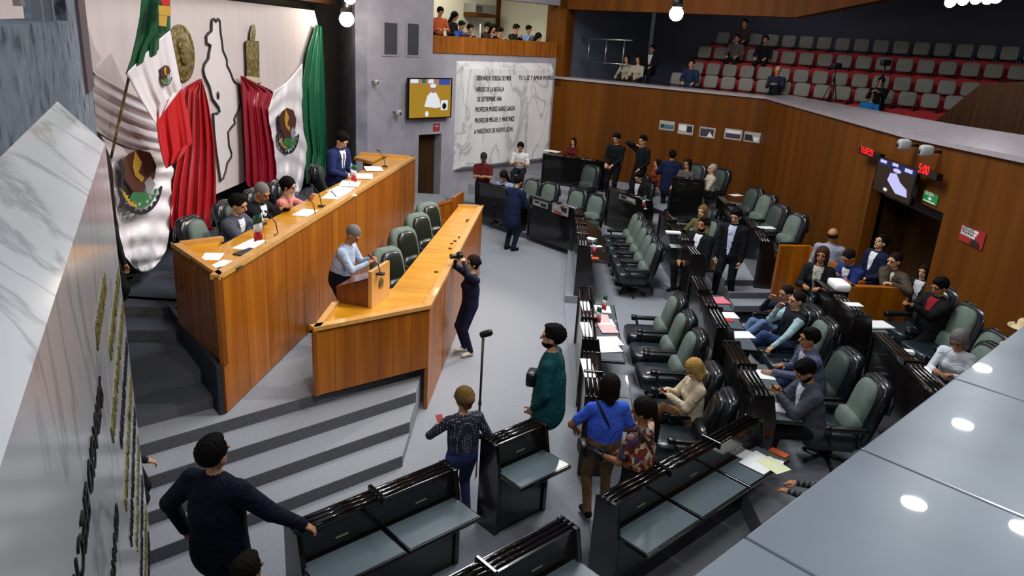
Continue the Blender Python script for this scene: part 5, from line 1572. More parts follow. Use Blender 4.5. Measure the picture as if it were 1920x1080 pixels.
def emblem(cx, cy, rx, ry, off, name_label=None):
    """eagle on a cactus over a half wreath, built as raised cloth shapes"""
    def E_(pts): return [(cx + x * rx, cy + y * ry) for x, y in pts]
    out = []
    def arc(r0, r1, a0, a1, n=14, wob=0):
        o_ = [(r0 * math.cos(t), r0 * math.sin(t)) for t in np.linspace(a0, a1, n)]
        i_ = [((r1 + wob * (k % 2)) * math.cos(t), (r1 + wob * (k % 2)) * math.sin(t)) for k, t in enumerate(np.linspace(a1, a0, n))]
        return o_ + i_
    out.append(plate(E_(arc(.98, .80, .12, math.pi - .12, 22, .10)), off, .008, M_BLUE_E, 'wreath'))
    out.append(plate(E_(arc(.78, .62, .25, math.pi * .55, 12, .10)), off, .010, M_GRE, 'laurel'))
    out.append(plate(E_(arc(.78, .62, math.pi * .55, math.pi - .25, 12, .10)), off, .010, M_GOLDE, 'oak_spray'))
    out.append(plate(E_([(-.5, -.85), (-.1, -1.0), (.45, -.9), (.72, -.5), (.62, -.1), (.3, .1), (.1, .35), (-.25, .3), (-.5, .05), (-.75, -.2), (-.8, -.55)]), off, .014, M_BROWNE, 'eagle_body'))
    out.append(plate(E_([(-.2, -.95), (.1, -.6), (-.05, -.3), (.2, -.15), (.1, 0), (-.2, -.2), (-.3, -.5)]), off, .022, M_GOLDE, 'eagle_wing'))
    out.append(plate(E_([(.2, .0), (.45, -.2), (.68, .05), (.5, .3), (.3, .28)]), off, .020, M_SILV, 'eagle_tail'))
    out.append(plate(E_([(-.95, -.6), (-.8, -.72), (-.62, -.35), (-.7, .05), (-.5, .25), (-.6, .32), (-.82, .1), (-.78, -.3)]), off, .016, M_BLUE_E, 'snake'))
    out.append(plate(E_([(-.3, .30), (.3, .30), (.42, .48), (.2, .62), (-.2, .62), (-.42, .48)]), off, .016, M_GRE, 'cactus'))
    return out
# right hand drape
g = [drape('green_band', [(592, 46, 603, 50), (576, 95, 607, 120), (566, 160, 609, 180), (568, 225, 611, 240), (577, 280, 611, 300), (573, 318, 608, 345), (575, 345, 600, 350)], M_GREEN, .05, folds=3, amp=.05),
     drape('white_band', [(514, 170, 567, 118), (503, 205, 567, 175), (505, 232, 567, 225), (511, 262, 577, 280), (517, 305, 573, 315), (519, 345, 566, 352), (540, 372, 560, 362)], M_WHITECLOTH, .06, folds=2, amp=.03, swag=.018, phase=1, sag=6),
     drape('red_band', [(451, 142, 454, 143), (453, 165, 514, 172), (455, 190, 501, 205), (456, 215, 506, 234), (459, 262, 512, 262), (461, 300, 518, 306), (462, 342, 520, 346), (465, 350, 519, 352)], M_REDDARK, .07, folds=4, amp=.045)]
g += emblem(540, 246, 22, 44, .16)
grp('draped_flag', 'draped red white and green cloth with eagle emblem, right of the outlined map', 'draped flag', g)
# left hand drape
g = [drape('red_band', [(374, 148, 378, 148), (345, 165, 390, 190), (340, 215, 396, 225), (335, 290, 402, 270), (325, 345, 405, 340), (320, 400, 404, 400), (322, 430, 400, 432)], M_RED, .07, folds=5, amp=.06, phase=.5),
     drape('white_band_upper', [(165, 128, 166, 236), (200, 150, 205, 262), (240, 173, 240, 278), (280, 192, 275, 288), (322, 204, 306, 294)], M_WHITECLOTH, .07, folds=4.5, amp=.035, phase=1.0),
     drape('white_band_lower', [(190, 255, 306, 275), (205, 290, 318, 305), (212, 320, 326, 318), (214, 360, 320, 350), (218, 400, 324, 388), (224, 440, 318, 430), (232, 478, 312, 468), (250, 500, 300, 488)], M_WHITECLOTH, .12, folds=1.5, amp=.04, swag=.032, phase=2, sag=16),
     drape('green_tip', [(150, 112, 166, 126), (155, 128, 180, 140), (160, 150, 170, 146), (162, 190, 174, 182), (168, 215, 178, 212)], M_GREEN, .1, folds=1, amp=.02)]
g += emblem(262, 342, 44, 62, .34)
grp('draped_flag', 'draped white and red cloth with large eagle emblem, left of the outlined map', 'draped flag', g)
# flag on its pole in front of the panel
FO = 1.1
def mbx(pts, r, m, name, off=FO):
    return MB().tube([mp(x, y, off) for x, y in pts], r, 8).build(name, m)
g = [drape('green_band', [(268, -30, 318, -24), (262, 30, 319, 30), (254, 75, 319, 56), (246, 110, 298, 72), (236, 139, 297, 100)], M_GREENF, FO, folds=2.5, amp=.03, sag=-2, tilt=-.3),
     drape('white_band', [(236, 139, 318, 54), (244, 151, 328, 105), (262, 185, 337, 150), (278, 210, 341, 166), (292, 232, 310, 205)], M_WHITECLOTH, FO - .28, folds=2.5, amp=.03, tilt=-.2),
     drape('red_band', [(297, 204, 341, 164), (293, 232, 350, 205), (297, 262, 357, 240), (305, 298, 360, 268), (312, 316, 335, 300)], M_REDF, FO - .46, folds=2.5, amp=.035, tilt=-.1),
     MB().tube([mp(282, -40, FO), mp(218, 252, .52), mp(208, 296, .40)], .018, 8).build('flagpole', M_BRONZE)]
g += emblem(311, 142, 12, 20, FO - .27)
grp('flag_on_pole', 'green white and red flag hanging from a slanting pole left of the rostrum', 'flag', g)
rb2 = onplane(308, 30, (MA[0] + FO, MA[1]), (MBp[0] + FO, MBp[1]))
g = [plate([(297, 10), (321, 12), (320, 30), (298, 28)], FO + .16, .02, M_GOLDE, 'rosette'), plate([(298, 26), (314, 28), (312, 50), (298, 48)], FO + .16, .015, M_GOLDE, 'fringe'), plate([(298, -10), (320, -8), (316, 12), (306, 12)], FO + .16, .01, M_REDF, 'ribbon')]
grp('flag_ribbon', 'gold and red ribbon tied at the top of the flag', 'ribbon', g)
# map outline
def zm(x, y): return (270 + .3243 * x, .3243 * y)
mapp = [(395, 115), (405, 110), (415, 125), (428, 110), (437, 120), (442, 190), (450, 240), (455, 290), (470, 325), (478, 345), (478, 375), (500, 420), (512, 455), (520, 470), (533, 482), (546, 480), (549, 530), (556, 590), (552, 620), (540, 650), (528, 672), (520, 690), (524, 715), (502, 740), (485, 765), (490, 840), (505, 885), (503, 910), (480, 945), (473, 985), (465, 1010), (458, 1030), (442, 1046), (430, 960), (416, 865), (405, 760), (400, 657), (425, 655), (437, 645), (432, 622), (395, 570), (378, 500), (350, 440), (343, 405), (350, 372), (372, 340), (378, 300), (385, 262), (362, 248), (360, 212), (375, 190), (390, 180), (392, 130), (395, 115)]
mo = MB().tube([mp(*zm(x, y), .03) for x, y in mapp], .022, 6, 0, False, False).build('map_outline', mat('map_outline_dark', '231f1e', .5))
mb = MB(); pm = [mp(*zm(x, y), .012) for x, y in mapp[:-1]]
mb.add(pm, [tuple(range(len(pm)))]); mf = mb.build('map_face', mat('map_face_white', 'd0c6c5', .7))
so_ = mf.modifiers.new('thick', 'SOLIDIFY'); so_.thickness = .01
c = mp(*zm(428, 552), .03)
dt = MB().sell(tuple(c), (.02, .05, .07), 1, 1).build('map_marker', MATS['map_outline_dark'])
grp('wall_map', 'dark outline map of a state on the white backdrop panel', 'map', [mo, mf, dt])
# bronze medallion and bronze relief
cc = mp(338, 100, .0); ct = mp(340, 46, 0); R_ = abs(ct.z - cc.z)
M = frame(cc, (0, 1, 0), (1, -.05, 0))
md = MB().lathe((0, 0, 0), [(0, .05), (R_ * .55, .045), (R_ * .72, .05), (R_ * .76, .03), (R_ * .93, .03), (R_, .045), (R_, 0)], 40)
md.sell((0, 0, .06), (R_ * .3, R_ * .42, .04), .8, .8); md.sell((-.1, .12, .06), (R_ * .2, R_ * .16, .05), 1, 1)
md.v = [tuple(M @ Vector(v)) for v in md.v]
grp('bronze_medallion', 'round bronze medallion behind the flag on the white panel', 'medallion', [md.build('disc', M_BRONZE)])
g = [plate([(461, 76), (486, 77), (487, 148), (463, 144)], 0, .07, M_BRONZE, 'relief_block'), plate([(468, 76), (469, 60), (473, 46), (478, 46), (480, 60), (478, 76)], 0, .06, M_BRONZE, 'finial')]
g.append(plate([(462, 142), (488, 146), (490, 155), (476, 156), (462, 150)], 0, .08, mat('pale_fleece', 'b8a890', .8), 'base_scroll'))
grp('bronze_relief', 'upright bronze relief block on the right part of the white panel', 'relief', g)

# ---- screens
def gplane_box(A, B, px0, py0, px1, py1, th, m, name, front=0.0):
    a = onplane(px0, py0, A, B); b = onplane(px1, py1, A, B)
    n = Vector((B[1] - A[1], -(B[0] - A[0]))).normalized()
    if n.dot(Vector((-a.x, -a.y))) < 0: n = -n
    p = Vector((a.x, a.y)) + n * front; q = Vector((b.x, b.y)) + n * front
    mb = MB().prism([p, q, q + n * th, p + n * th], min(a.z, b.z), max(a.z, b.z))
    return mb.build(name, m), p + n * th, q + n * th, min(a.z, b.z), max(a.z, b.z), n
def screen(A, B, x0, y0, x1, y1, zt, label, pic, tilt=0):
    """wall screen: pixel left/right edges, top and bottom; pic: list of (u0,v0,u1,v1,material) or ('e',u,v,ru,rv,material)"""
    body, p, q, z0, z1, n = gplane_box(A, B, x0, y0, x1, y1, .06, M_BEZEL, 'bezel', .12)
    br, *_ = gplane_box(A, B, x0 * .7 + x1 * .3, y0 * .6 + y1 * .4, x0 * .3 + x1 * .7, y0 * .4 + y1 * .6, .12, M_BLACKPL, 'wall_mount')
    out = [body, br]
    W_ = (q - p); H_ = z1 - z0
    def pt(u, v, d): r = p + W_ * u + n * d; return (r.x, r.y, z1 - H_ * v)
    sc = []
    for k, s_ in enumerate(pic):
        d = .002 + .001 * k
        if s_[0] == 'e':
            _, u, v, ru, rv, m = s_
            vs = [pt(u + ru * math.cos(a), v + rv * math.sin(a), d) for a in np.linspace(0, 2 * math.pi, 21)[:-1]]
        elif s_[0] == 'p':
            vs = [pt(u, v, d) for u, v in s_[1]]; m = s_[2]
        else:
            u0, v0, u1, v1, m = s_; vs = [pt(u0, v0, d), pt(u1, v0, d), pt(u1, v1, d), pt(u0, v1, d)]
        sc.append((vs, m))
    mb = MB(); ml = []
    for vs, m in sc:
        if m not in ml: ml.append(m)
        mb.add(vs, [tuple(range(len(vs)))], ml.index(m))
    out.append(mb.build('screen_picture', ml))
    return grp('wall_screen', label, 'screen', out)
def em(name, c, s): return mat(name, '000000', .4, emit=c, es=s)
eY = em('screen_ochre', 'b98f2c', .75); eW = em('screen_white', 'e8ecf2', .9); eK = em('screen_dark', '17141c', .5); eS = em('screen_skin', 'b98a72', .7); eB = em('screen_blue', '3a55a8', .8); eG = em('screen_green', '3a7a5a', .6); eBr = em('screen_brown', '5a3a1c', .5)
SP = [('p', [(.36, .70), (.42, .44), (.50, .34), (.62, .36), (.70, .52), (.74, .72), (.62, .74), (.5, .72)], eW), ('e', .55, .27, .07, .10, eS), ('e', .55, .19, .07, .05, eW)]
screen((gp(0).x, gp(0).y), (gp(1).x, gp(1).y), 757, 145, 838, 219, 0, 'lit wall screen on the far grey wall showing the speaker in white', [(.03, .03, .97, .97, eY), (.03, .03, .97, .16, eS), (.05, .03, .22, .12, eW), (.30, .03, .38, .12, eG), (.44, .03, .56, .13, eW), (.68, .03, .94, .17, eB), (.74, .55, .90, .80, eW), ('e', .82, .70, .05, .08, eK), ('e', .42, .88, .04, .07, eW), (.45, .68, .60, .76, eY)] + SP)
# right wall screens and led panels
W2s = ((PB[0], PB[1]), (w2x(7.03), 7.03))
eP = em('screen_violet_white', 'c8c8ff', .95); eV = em('screen_navy', '1c2358', .8); eBk = em('screen_umber', '3a281c', .5)
screen(W2s[0], W2s[1], 1667, 294, 1727, 388, 0, 'lit wall screen above the doorway showing the speaker', [(.03, .02, .97, .98, eBk), (.03, .02, .97, .20, eV), (.08, .05, .25, .14, eP), (.40, .03, .55, .12, eP), (.72, .06, .9, .16, eP), ('p', [(.36, .56), (.40, .34), (.55, .30), (.68, .50), (.86, .62), (.9, .82), (.62, .84), (.45, .66)], eP), ('e', .55, .22, .10, .06, eP), ('e', .36, .85, .05, .05, eW)])
eR = em('led_red', 'ff1a22', 2.2)
def led(x0, y0, x1, y1, txt, label, size, frac=.08):
    body, p, q, z0, z1, n = gplane_box(W2s[0], W2s[1], x0, y0, x1, y1, .09, M_BEZEL, 'housing', .10)
    br, *_ = gplane_box(W2s[0], W2s[1], x0 * .6 + x1 * .4, y0 * .6 + y1 * .4, x0 * .4 + x1 * .6, y0 * .4 + y1 * .6, .10, M_BLACKPL, 'wall_mount')
    u = (q - p).normalized(); o_ = p + (q - p) * frac + n * .004
    t = text_mesh(txt, size, eR, frame((o_.x, o_.y, z0 + (z1 - z0) * .28), (u.x, u.y, 0), (n.x, n.y, 0)), None, .003, 'led_digits')
    return grp('led_panel', label, 'clock', [body, br, t])
led(1631, 277, 1668, 303, '11:07:21', 'red lit digital clock left of the screen above the doorway', .17)
led(1742, 314, 1779, 340, '5:00', 'red lit digital timer right of the screen above the doorway', .2, .1)
# exit sign
def wall_sheet(A, B, x0, y0, x1, y1, m, label, name, cat, front=.01, th=.006, extra=None, group=None):
    body, p, q, z0, z1, n = gplane_box(A, B, x0, y0, x1, y1, th, m, 'sheet', front)
    out = [body]; u = (q - p).normalized(); L = (q - p).length
    for k, ex in enumerate(extra or []):
        kind = ex[0]
        if kind == 't':
            _, txt, u0, v0, sz, mm, wfrac = ex
            t = text_mesh(txt, sz, mm, frame((p.x + u.x * L * u0 + n.x * .004, p.y + u.y * L * u0 + n.y * .004, z1 - (z1 - z0) * v0), (u.x, u.y, 0), (n.x, n.y, 0)), None, .001, 'lettering')
            out.append(t)
        else:
            _, pts, mm = ex
            vs = [(p.x + u.x * L * a + n.x * (.002 + .0012 * k), p.y + u.y * L * a + n.y * (.002 + .0012 * k), z1 - (z1 - z0) * b) for a, b in pts]
            out.append(MB().add(vs, [tuple(range(len(vs)))]).build('print', mm))
    return grp(name, label, cat, out, group)
mGr = mat('sign_green', '1f8a45', .5); mWt = mat('sign_white', 'e4e4e0', .6); mRd = mat('poster_red', '9c1f22', .6); mBk = mat('poster_black', '1a191c', .6)
def rect(a, b, c, d): return [(a, b), (c, b), (c, d), (a, d)]
wall_sheet(*W2s, 1735, 357, 1757, 387, mGr, 'small green exit sign with a white arrow beside the screen', 'exit_sign', 'sign', extra=[('t', 'SALIDA', .1, .3, .085, mWt, 1), ('p', [(.42, .42), (.58, .42), (.58, .55), (.68, .55), (.5, .72), (.32, .55), (.42, .55)], mWt), ('p', rect(.1, .8, .9, .92), mWt)])
wall_sheet(*W2s, 1806, 418, 1842, 470, mRd, 'red and white protest poster on the brown wall right of the doorway', 'poster', 'poster', front=.01, extra=[('p', rect(.06, .10, .74, .24), mWt), ('p', rect(.06, .28, .70, .42), mWt), ('p', rect(.06, .46, .66, .60), mWt), ('t', 'GRACIAS', .08, .22, .075, mBk, 1), ('t', 'PRESIDENTA', .08, .40, .055, mBk, 1), ('t', 'CLAUDIA', .08, .57, .07, mBk, 1), ('p', [(.5, .95), (.55, .7), (.7, .6), (.85, .68), (.92, .95)], mBk)])
# five posters on the far wood wall
mTe = mat('poster_teal', '3d6a70', .6); mPu = mat('poster_plum', '3d2f40', .6); mGy = mat('poster_grey', 'a8a4a0', .6)
pos5 = [((1238, 225, 1264, 246), [('p', rect(.08, .38, .95, .85), mTe), ('p', rect(.08, .38, .3, .7), mBk)], 'first poster from the left on the far wood wall, teal lower half'),
        ((1273, 231, 1299, 254), [('p', [(.05, .15), (.5, .1), (.55, .5), (.45, .7), (.05, .6)], mWt), ('p', rect(.58, .15, .92, .75), mBk)], 'second poster from the left on the far wood wall, white blot on black'),
        ((1313, 237, 1340, 260), [('p', rect(.06, .15, .9, .88), mPu), ('p', [(.5, .9), (.65, .4), (.9, .9)], mWt)], 'third poster from the left on the far wood wall, dark plum'),
        ((1360, 240, 1390, 264), [('p', rect(.08, .45, .92, .85), mPu), ('p', rect(.1, .15, .9, .38), mWt)], 'fourth poster from the left on the far wood wall, white heading'),
        ((1397, 246, 1427, 269), [('p', [(.05, .25), (.45, .3), (.55, .9), (.05, .85)], mBk), ('p', [(.5, .5), (.85, .45), (.8, .85), (.6, .85)], mWt)], 'fifth poster from the left on the far wood wall, black and white')]
for (x0, y0, x1, y1), ex, lb in pos5: wall_sheet(PA, PB, x0, y0, x1, y1, mGy, lb, 'poster', 'poster', extra=ex)
# posters on the fronts of the far desks
def desk_poster(p0, p1, zf, x0, y0, x1, y1, lb, ex):
    a = at(p0[0], p0[1], zf + 1.05); b = at(p1[0], p1[1], zf + 1.05)
    wall_sheet((a.x, a.y), (b.x, b.y), x0, y0, x1, y1, mWt, lb, 'poster', 'poster', front=.0, extra=ex)
exA = [('p', [(.1, .2), (.45, .15), (.4, .5), (.15, .55)], mBk), ('p', [(.5, .3), (.9, .25), (.92, .8), (.55, .85)], mBk), ('p', rect(.15, .65, .5, .9), mGy)]
exB = [('p', [(.5, .1), (.92, .15), (.9, .7), (.6, .6)], mBk), ('p', [(.15, .7), (.6, .75), (.7, .92), (.15, .92)], mRd), ('p', [(.1, .2), (.35, .2), (.3, .45), (.12, .5)], mGy)]
mWt = mat('poster_paper_grey', '8f8c88', .7)
desk_poster((992, 366), (1078, 391), .15, 1000, 373, 1027, 392, 'left poster on the front of the far left desk, dark vehicles', exA)
desk_poster((992, 366), (1078, 391), .15, 1036, 380, 1065, 407, 'right poster on the front of the far left desk, black and red figures', exB)
desk_poster((1140, 350), (1210, 376), .3, 1162, 363, 1191, 384, 'poster with two dark round shapes on a black desk front', [('p', rect(.1, .1, .45, .6), mBk), ('p', rect(.55, .15, .9, .6), mGy), ('p', rect(.1, .72, .9, .88), mBk)])

# ---- small fittings on the walls
def vent(x0, y0, x1, y1, lb):
    A = (gp(0).x, gp(0).y); B = (gp(1).x, gp(1).y)
    f, *_ = gplane_box(A, B, x0, y0, x1, y1, .02, mat('vent_frame_grey', '8f8c98', .6), 'frame')
    g_, p, q, z0, z1, n = gplane_box(A, B, x0 + 4, y0 + 4, x1 - 4, y1 - 4, .03, mat('vent_dark', '3a3840', .8), 'grille')
    return grp('wall_vent', lb, 'vent', [f, g_])
vent(716, 38, 747, 106, 'left of the two tall dark vents on the far grey wall')
vent(760, 40, 787, 107, 'right of the two tall dark vents on the far grey wall')
def wcam(px, py, lb, A, B, s=1.0):
    p = onplane(px, py, A, B); n = Vector((B[1] - A[1], -(B[0] - A[0]))).normalized()
    if n.dot(Vector((-p.x, -p.y))) < 0: n = -n
    t = empty('wall_camera', p, math.atan2(n.y, n.x), lb, 'camera')
    MB().tube([(0, 0, 0), (.14 * s, 0, 0)], .02 * s, 8).build('bracket', M_BLACKPL, t)
    MB().sell((.20 * s, 0, 0), (.09 * s, .07 * s, .08 * s), .6, .6, None, 16, 10).build('housing', mat('camera_shell_grey', 'a4a4a0', .5), t)
    MB().sell((.28 * s, 0, -.01), (.03 * s, .035 * s, .035 * s), 1, 1, None, 12, 8).build('lens', M_BLACKPL, t)
    return t
GA = (gp(0).x, gp(0).y); GB = (gp(1).x, gp(1).y)
wcam(698, 153, 'small white camera high on the far grey wall, left of the screen', GA, GB, .8)
wcam(738, 210, 'white dome camera at the lower left corner of the wall screen', GA, GB, 1.0)
wcam(1722, 273, 'white camera under the gallery ledge above the doorway', *W2s, 1.15)
wcam(1765, 285, 'white speaker-shaped device hanging right of the camera over the doorway', *W2s, 1.15)
wall_sheet(GA, GB, 812, 232, 824, 245, mRd, 'small red sign above the doorway in the far grey wall', 'fire_sign', 'sign', extra=[('p', rect(.2, .2, .8, .45), mWt)])

# ---- lamps in view
def lamp(px, py, dist, r, strength, lb, colr='fff2dc'):
    d = ray(px, py); d = d / np.linalg.norm(d) * dist; c = (d[0], d[1], EYE + d[2])
    t = empty('spot_lamp', c, 0, lb, 'lamp')
    MB().sell((0, 0, 0), (r, r, r), 1, 1, None, 20, 12).build('bulb', mat('lamp_glow_' + colr, '000000', emit=colr, es=strength), t)
    MB().tube([(0, 0, r * .9), (0, 0, r * 2.4)], [r * .9, r * .6], 16).build('housing', M_BLACKPL, t)
    MB().tube([(0, 0, r * 2.3), (0, 0, 9.6 - c[2])], .012, 6).build('hanging_rod', M_BLACKPL, t)
    return c
c = lamp(650, 36, 19, .17, 60, 'bright warm spot lamp beside the far grey wall')
lamp(656, -3, 18.6, .13, 30, 'spot lamp cut by the top edge of the picture')
c = lamp(1268, 26, 20, .17, 45, 'bright white spot lamp in front of the public gallery', 'fff0fa')
for i, (px, py) in enumerate(((1782, 4), (1806, 0), (1830, -2), (1852, -2), (1868, -4))):
    lamp(px, py, 16, .09, 45, ('leftmost', 'second', 'middle', 'fourth', 'rightmost')[i] + ' of the row of bright bulbs at the top right', 'fff4ff')
# tripod cameras in the gallery
def tripod(px, py, lb, off=.9, h=1.5):
    p = gq(px, py, off); t = empty('tripod', (p.x, p.y, p.z - h), 0, lb, 'tripod')
    for k in range(3):
        a = 2 * math.pi * k / 3 + .4
        MB().tube([(0, 0, h * .85), (.35 * math.cos(a), .35 * math.sin(a), 0)], .016, 6).build('leg', M_BLACKPL, t)
    MB().tube([(0, 0, h * .7), (0, 0, h)], .02, 8).build('column', M_BLACKPL, t)
    MB().sell((0, 0, h + .06), (.13, .07, .08), .4, .4).build('camera_head', M_BLACKPL, t)
tripod(1568, 128, 'camera tripod standing empty in the public gallery', 1.0, 1.3)
tripod(1660, 122, 'camera tripod beside the camera operator in the gallery', .9, 1.35)

# ---- papers and small things on the tables
def sheet(px, py, z, w_, h_, rz, label, m=None, group=None, th=.004, name='paper_sheet', cat='paper'):
    p = at(px, py, z); return thing_box(name, (p.x, p.y, z), (w_, h_, th), m or M_PAPER, math.radians(rz), label, cat, group, bevel=0)
zr = RT - .05
sheet(398, 481, zr, .30, .22, 100, 'white sheet on the left wing of the rostrum')
sheet(420, 496, zr, .32, .22, 80, 'white sheet beside the grey folder on the rostrum wing')
sheet(430, 503, zr + .006, .28, .16, 60, 'grey folder at the left corner of the rostrum', mat('folder_grey', '3e4046', .5), th=.015, name='folder', cat='folder')
sheet(466, 475, zr, .30, .22, 70, 'dark folder in front of the man in the grey suit', mat('folder_dark', '33353a', .5), th=.02, name='folder', cat='folder')
sheet(474, 459, zr, .50, .30, 80, 'open white papers in front of the man in the grey suit')
sheet(575, 399, zr, .45, .28, 84, 'white papers in front of the woman in pink')
for i, (px, py) in enumerate(((640, 356), (628, 368), (656, 345), (682, 331), (700, 317), (645, 363))):
    sheet(px, py, zr + .003 * i, .5, .34, 84 + 6 * i, ('large pile of white papers', 'lower white papers', 'upper white papers', 'white papers next to the small flag', 'farthest white sheet', 'stack of papers')[i] + ' on the right half of the rostrum counter', th=.006 + .002 * i)
# microphones on the rostrum
def mic(px, py, z, rz, lb, h=.32):
    p = at(px, py, z); t = empty('microphone', (p.x, p.y, z), math.radians(rz), lb, 'microphone')
    MB().box((-.05, -.04, 0), (.05, .04, .025)).build('base', M_BLACKPL, t)
    MB().tube([(0, 0, .02), (-.03, 0, h * .6), (-.12, 0, h)], .007, 6).build('gooseneck', M_BLACKPL, t)
    MB().tube([(-.12, 0, h), (-.17, 0, h + .02)], .014, 8).build('head', M_BLACKPL, t)
for i, (px, py) in enumerate(((522, 444), (592, 407), (603, 388), (722, 313))):
    mic(px, py, zr, 0, ('nearest', 'second', 'third', 'farthest')[i] + ' gooseneck microphone on the rostrum counter')
mic(713, 515, CT + .38, -14, 'gooseneck microphone on the lectern of the speaker', .22)
a = at(690, 508, CT + .30)
thing_box('paper_sheet', (-1.98, 9.34, CT + .262), (.26, .34, .004), M_PAPER, math.radians(-14), 'paper on the reading board of the speaker lectern', 'paper', tilt=-.37, bevel=0)
def small_flag(px, py, z, rz, lb, s=1.0):
    p = at(px, py, z); t = empty('small_flag', (p.x, p.y, z), math.radians(rz), lb, 'flag')
    MB().cyl((0, 0), .04 * s, 0, .015, 14).build('foot', M_PLASTIC, t)
    MB().tube([(0, 0, 0), (.03 * s, 0, .34 * s)], .005 * s, 6).build('stick', M_CHROME, t)
    for k, m in enumerate((M_GREENF, M_WHITECLOTH, M_REDF)):
        mb = MB(); n_ = 7
        for i in range(n_):
            z1_ = (.33 - .085 * k - .03 * i / n_) * s; y = .012 * math.sin(i * 1.1) * s; x = (.03 + .13 * i / n_ * .7) * s
            mb.v += [(x, y, z1_), (x, y + .004, z1_ - .085 * s)]
        mb.f = [(2 * i, 2 * i + 1, 2 * i + 3, 2 * i + 2) for i in range(n_ - 1)]; mb.m = [0] * (n_ - 1); mb.sm = [True] * (n_ - 1)
        o = mb.build(('green_stripe', 'white_stripe', 'red_stripe')[k], m, t); so2 = o.modifiers.new('t', 'SOLIDIFY'); so2.thickness = .003
small_flag(499, 462, zr, 200, 'small table flag by the man in the grey suit on the rostrum', 1.3)
small_flag(655, 348, zr, 20, 'small table flag near the standing man in navy on the rostrum', 1.2)
small_flag(1124, 588, .77, 10, 'small table flag on the far papers of the first row desk')
small_flag(1113, 612, .77, 10, 'small table flag in the middle of the first row desk')
small_flag(1107, 480, .90, 10, 'small table flag on the platform corner desk')
small_flag(1210, 392, 1.2, 200, 'small table flag beside the poster desk of the young man')
# papers on the first row desk, near block
for i, (px, py, dz, m) in enumerate(((1130, 580, 0, M_PAPER), (1127, 597, .004, M_PAPERPINK), (1136, 606, 0, M_PAPER), (1140, 617, .01, M_PAPERPINK), (1143, 640, 0, M_PAPER), (1140, 652, .004, M_PAPER))):
    sheet(px, py, .77 + .002 + dz, .34, .34 if i > 3 else .26, 90 + 3 * i, ('white papers at the far end', 'pink folder at the far end', 'white papers in the middle', 'pink folder in the middle', 'white papers at the near end', 'loose white sheet at the near end')[i] + ' of the first row desk', m, th=.008)
for i, (px, py) in enumerate(((1098, 574), (1100, 618), (1102, 690))):
    sheet(px, py, 1.065, .14, .55 if i else .4, 2, ('far', 'middle', 'near')[i] + ' strip of white papers on the top rail of the first row desks', th=.006)
sheet(1106, 448, .905, .18, .26, 60, 'crumpled white paper on the platform corner desk', th=.02)
sheet(1118, 462, .905, .24, .12, 20, 'white slip on the platform corner desk', th=.005)
sheet(1112, 484, .905, .18, .22, 90, 'orange card on the platform corner desk', mat('orange_card', 'c2512a', .6), th=.006, name='card', cat='card')
# second row
sheet(1345, 565, 1.055, .30, .34, 100, 'pink folder at the far end of the second row desk', mat('pink_folder', 'd4707c', .6), th=.02, name='folder', cat='folder')
sheet(1364, 592, 1.055, .26, .30, 95, 'white papers beside the red folder on the second row desk', th=.012)
sheet(1358, 600, 1.05, .16, .26, 95, 'red folder on the second row desk', mat('red_folder', 'b5302a', .6), th=.01, name='folder', cat='folder')
sheet(1390, 628, 1.055, .26, .34, 100, 'white sheet at the near end of the jeans man desk')
sheet(1428, 702, 1.055, .28, .30, 85, 'white sheet under the hand of the man in the violet jacket')
sheet(1464, 765, 1.055, .24, .36, 80, 'white sheet under the elbow of the man in grey')
# papers on the three-seat desk in the foreground
for i, (px, py, rz) in enumerate(((1412, 858, 50), (1428, 862, 38), (1440, 866, 62), (1418, 872, 44), (1450, 872, 30))):
    sheet(px, py, .752 + .003 * i, .22, .30, rz, ('bottom', 'second', 'middle', 'fourth', 'top')[i] + ' sheet of the fanned white papers on the three-seat desk', M_PAPER if i < 4 else mat('cream_paper', 'dcdcb4', .8), th=.003)
sheet(1460, 851, .752, .10, .20, 43, 'orange notebook next to the fanned white papers', mat('orange_notebook', 'c85a2c', .5), th=.02, name='notebook', cat='notebook')
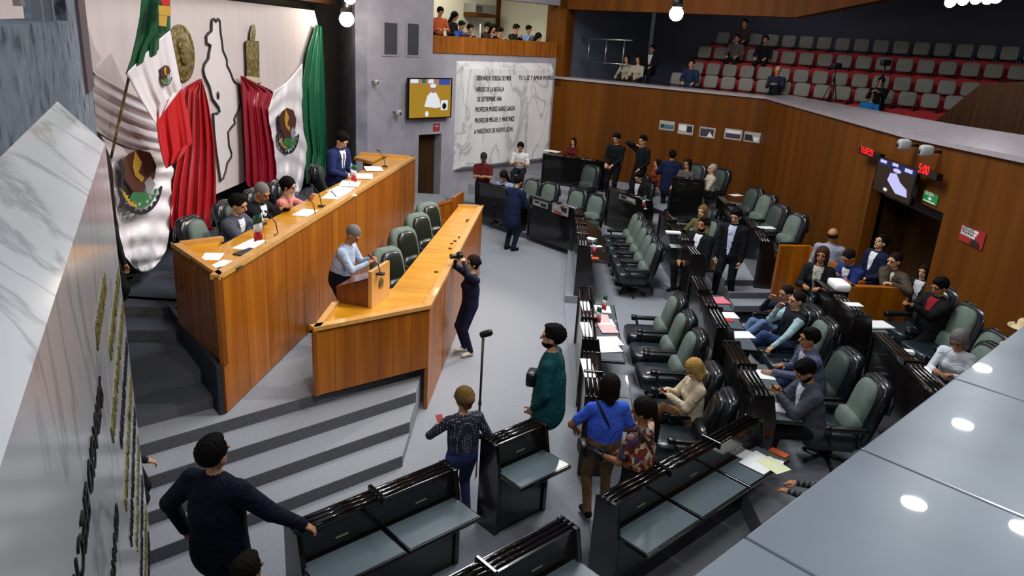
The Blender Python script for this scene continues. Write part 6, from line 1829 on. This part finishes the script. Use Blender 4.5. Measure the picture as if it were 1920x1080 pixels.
# third row
p = at(1572, 540, 1.68)
hc_ = MB().sell((0, 0, .05), (.12, .20, .06), .35, .35, None, 16, 8).build('white_bag', M_PAPER, None, 0, 'white folded bag on the desk below the man in navy', 'bag')
hc_.location = p
sheet(1601, 571, 1.66, .16, .22, 95, 'small white sheet on top of the third row desk')
sheet(1646, 610, 1.36, .28, .34, 100, 'folded white papers at the far corner of the third row desk', th=.02)
sheet(1700, 662, 1.36, .10, .16, 80, 'small pale box on the third row desk', th=.04, name='box', cat='box')
sheet(1735, 695, 1.36, .30, .14, 60, 'white sheet in front of the grey-haired woman', th=.006)
sheet(1270, 407 + 55, 1.06, .25, .3, 90, 'white papers on the desk left of the bearded man')
sheet(1262, 437, 1.36, .16, .3, 90, 'white cup lids and papers on the rail of the far block desk', th=.03)
sheet(1380, 366, 1.68, .2, .3, 120, 'white sheet on the desk right of the white-haired person')
sheet(1437, 427, 1.52, .22, .34, 100, 'white sheet in front of the empty sage chairs at the far right')
sheet(1035, 284, 1.66, .5, .25, -30, 'white papers on the tall black desk below the woman in maroon', th=.02)
# things standing on the balcony rail
q = onplane(900, 62, tuple((Vector(PA) + nGo * .1)), tuple((Vector(G0) + nGo * .1)))
thing = MB().tube([(0, 0, 0), (0, 0, .38)], .022, 10).build('white_stand', M_PLASTIC, None, 0, 'slim white stand on the balcony rail', 'stand'); thing.location = (q.x, q.y, 4.88)
# near ledge leftovers: yellow poster edge behind the ledge

# ---- group phrases for things that come in numbers
GP = {'armchair': 'padded armchairs of the hall', 'bench_desk': 'black bench desks', 'paper_sheet': 'papers lying on the desks and the rostrum', 'folder': 'folders on the desks', 'poster': 'posters taped to walls and desks',
      'microphone': 'gooseneck microphones', 'small_flag': 'small table flags', 'spot_lamp': 'spot lamps under the ceiling', 'wall_camera': 'wall cameras', 'phone': 'phones held by people', 'lectern': 'wooden lecterns',
      'marble_tablet': 'marble tablets', 'draped_flag': 'draped flags on the stage wall', 'wall_vent': 'tall wall vents', 'wall_screen': 'wall screens', 'led_panel': 'red lit panels above the doorway', 'photo_camera': 'hand held cameras', 'tripod': 'camera tripods in the gallery'}
for o in bpy.data.objects:
    if o.parent is None and 'label' in o and 'group' not in o:
        b_ = o.name.split('.')[0]
        if b_ in GP: o['group'] = GP[b_]
        elif b_ == 'person':
            x, y, z = o.location
            o['group'] = ('people in the public gallery' if z > 2.8 and x > 1.5 else 'people on the balcony' if z > 2.8 else 'people at the rostrum' if (z > 1 and x < -3) else 'people around the benches')
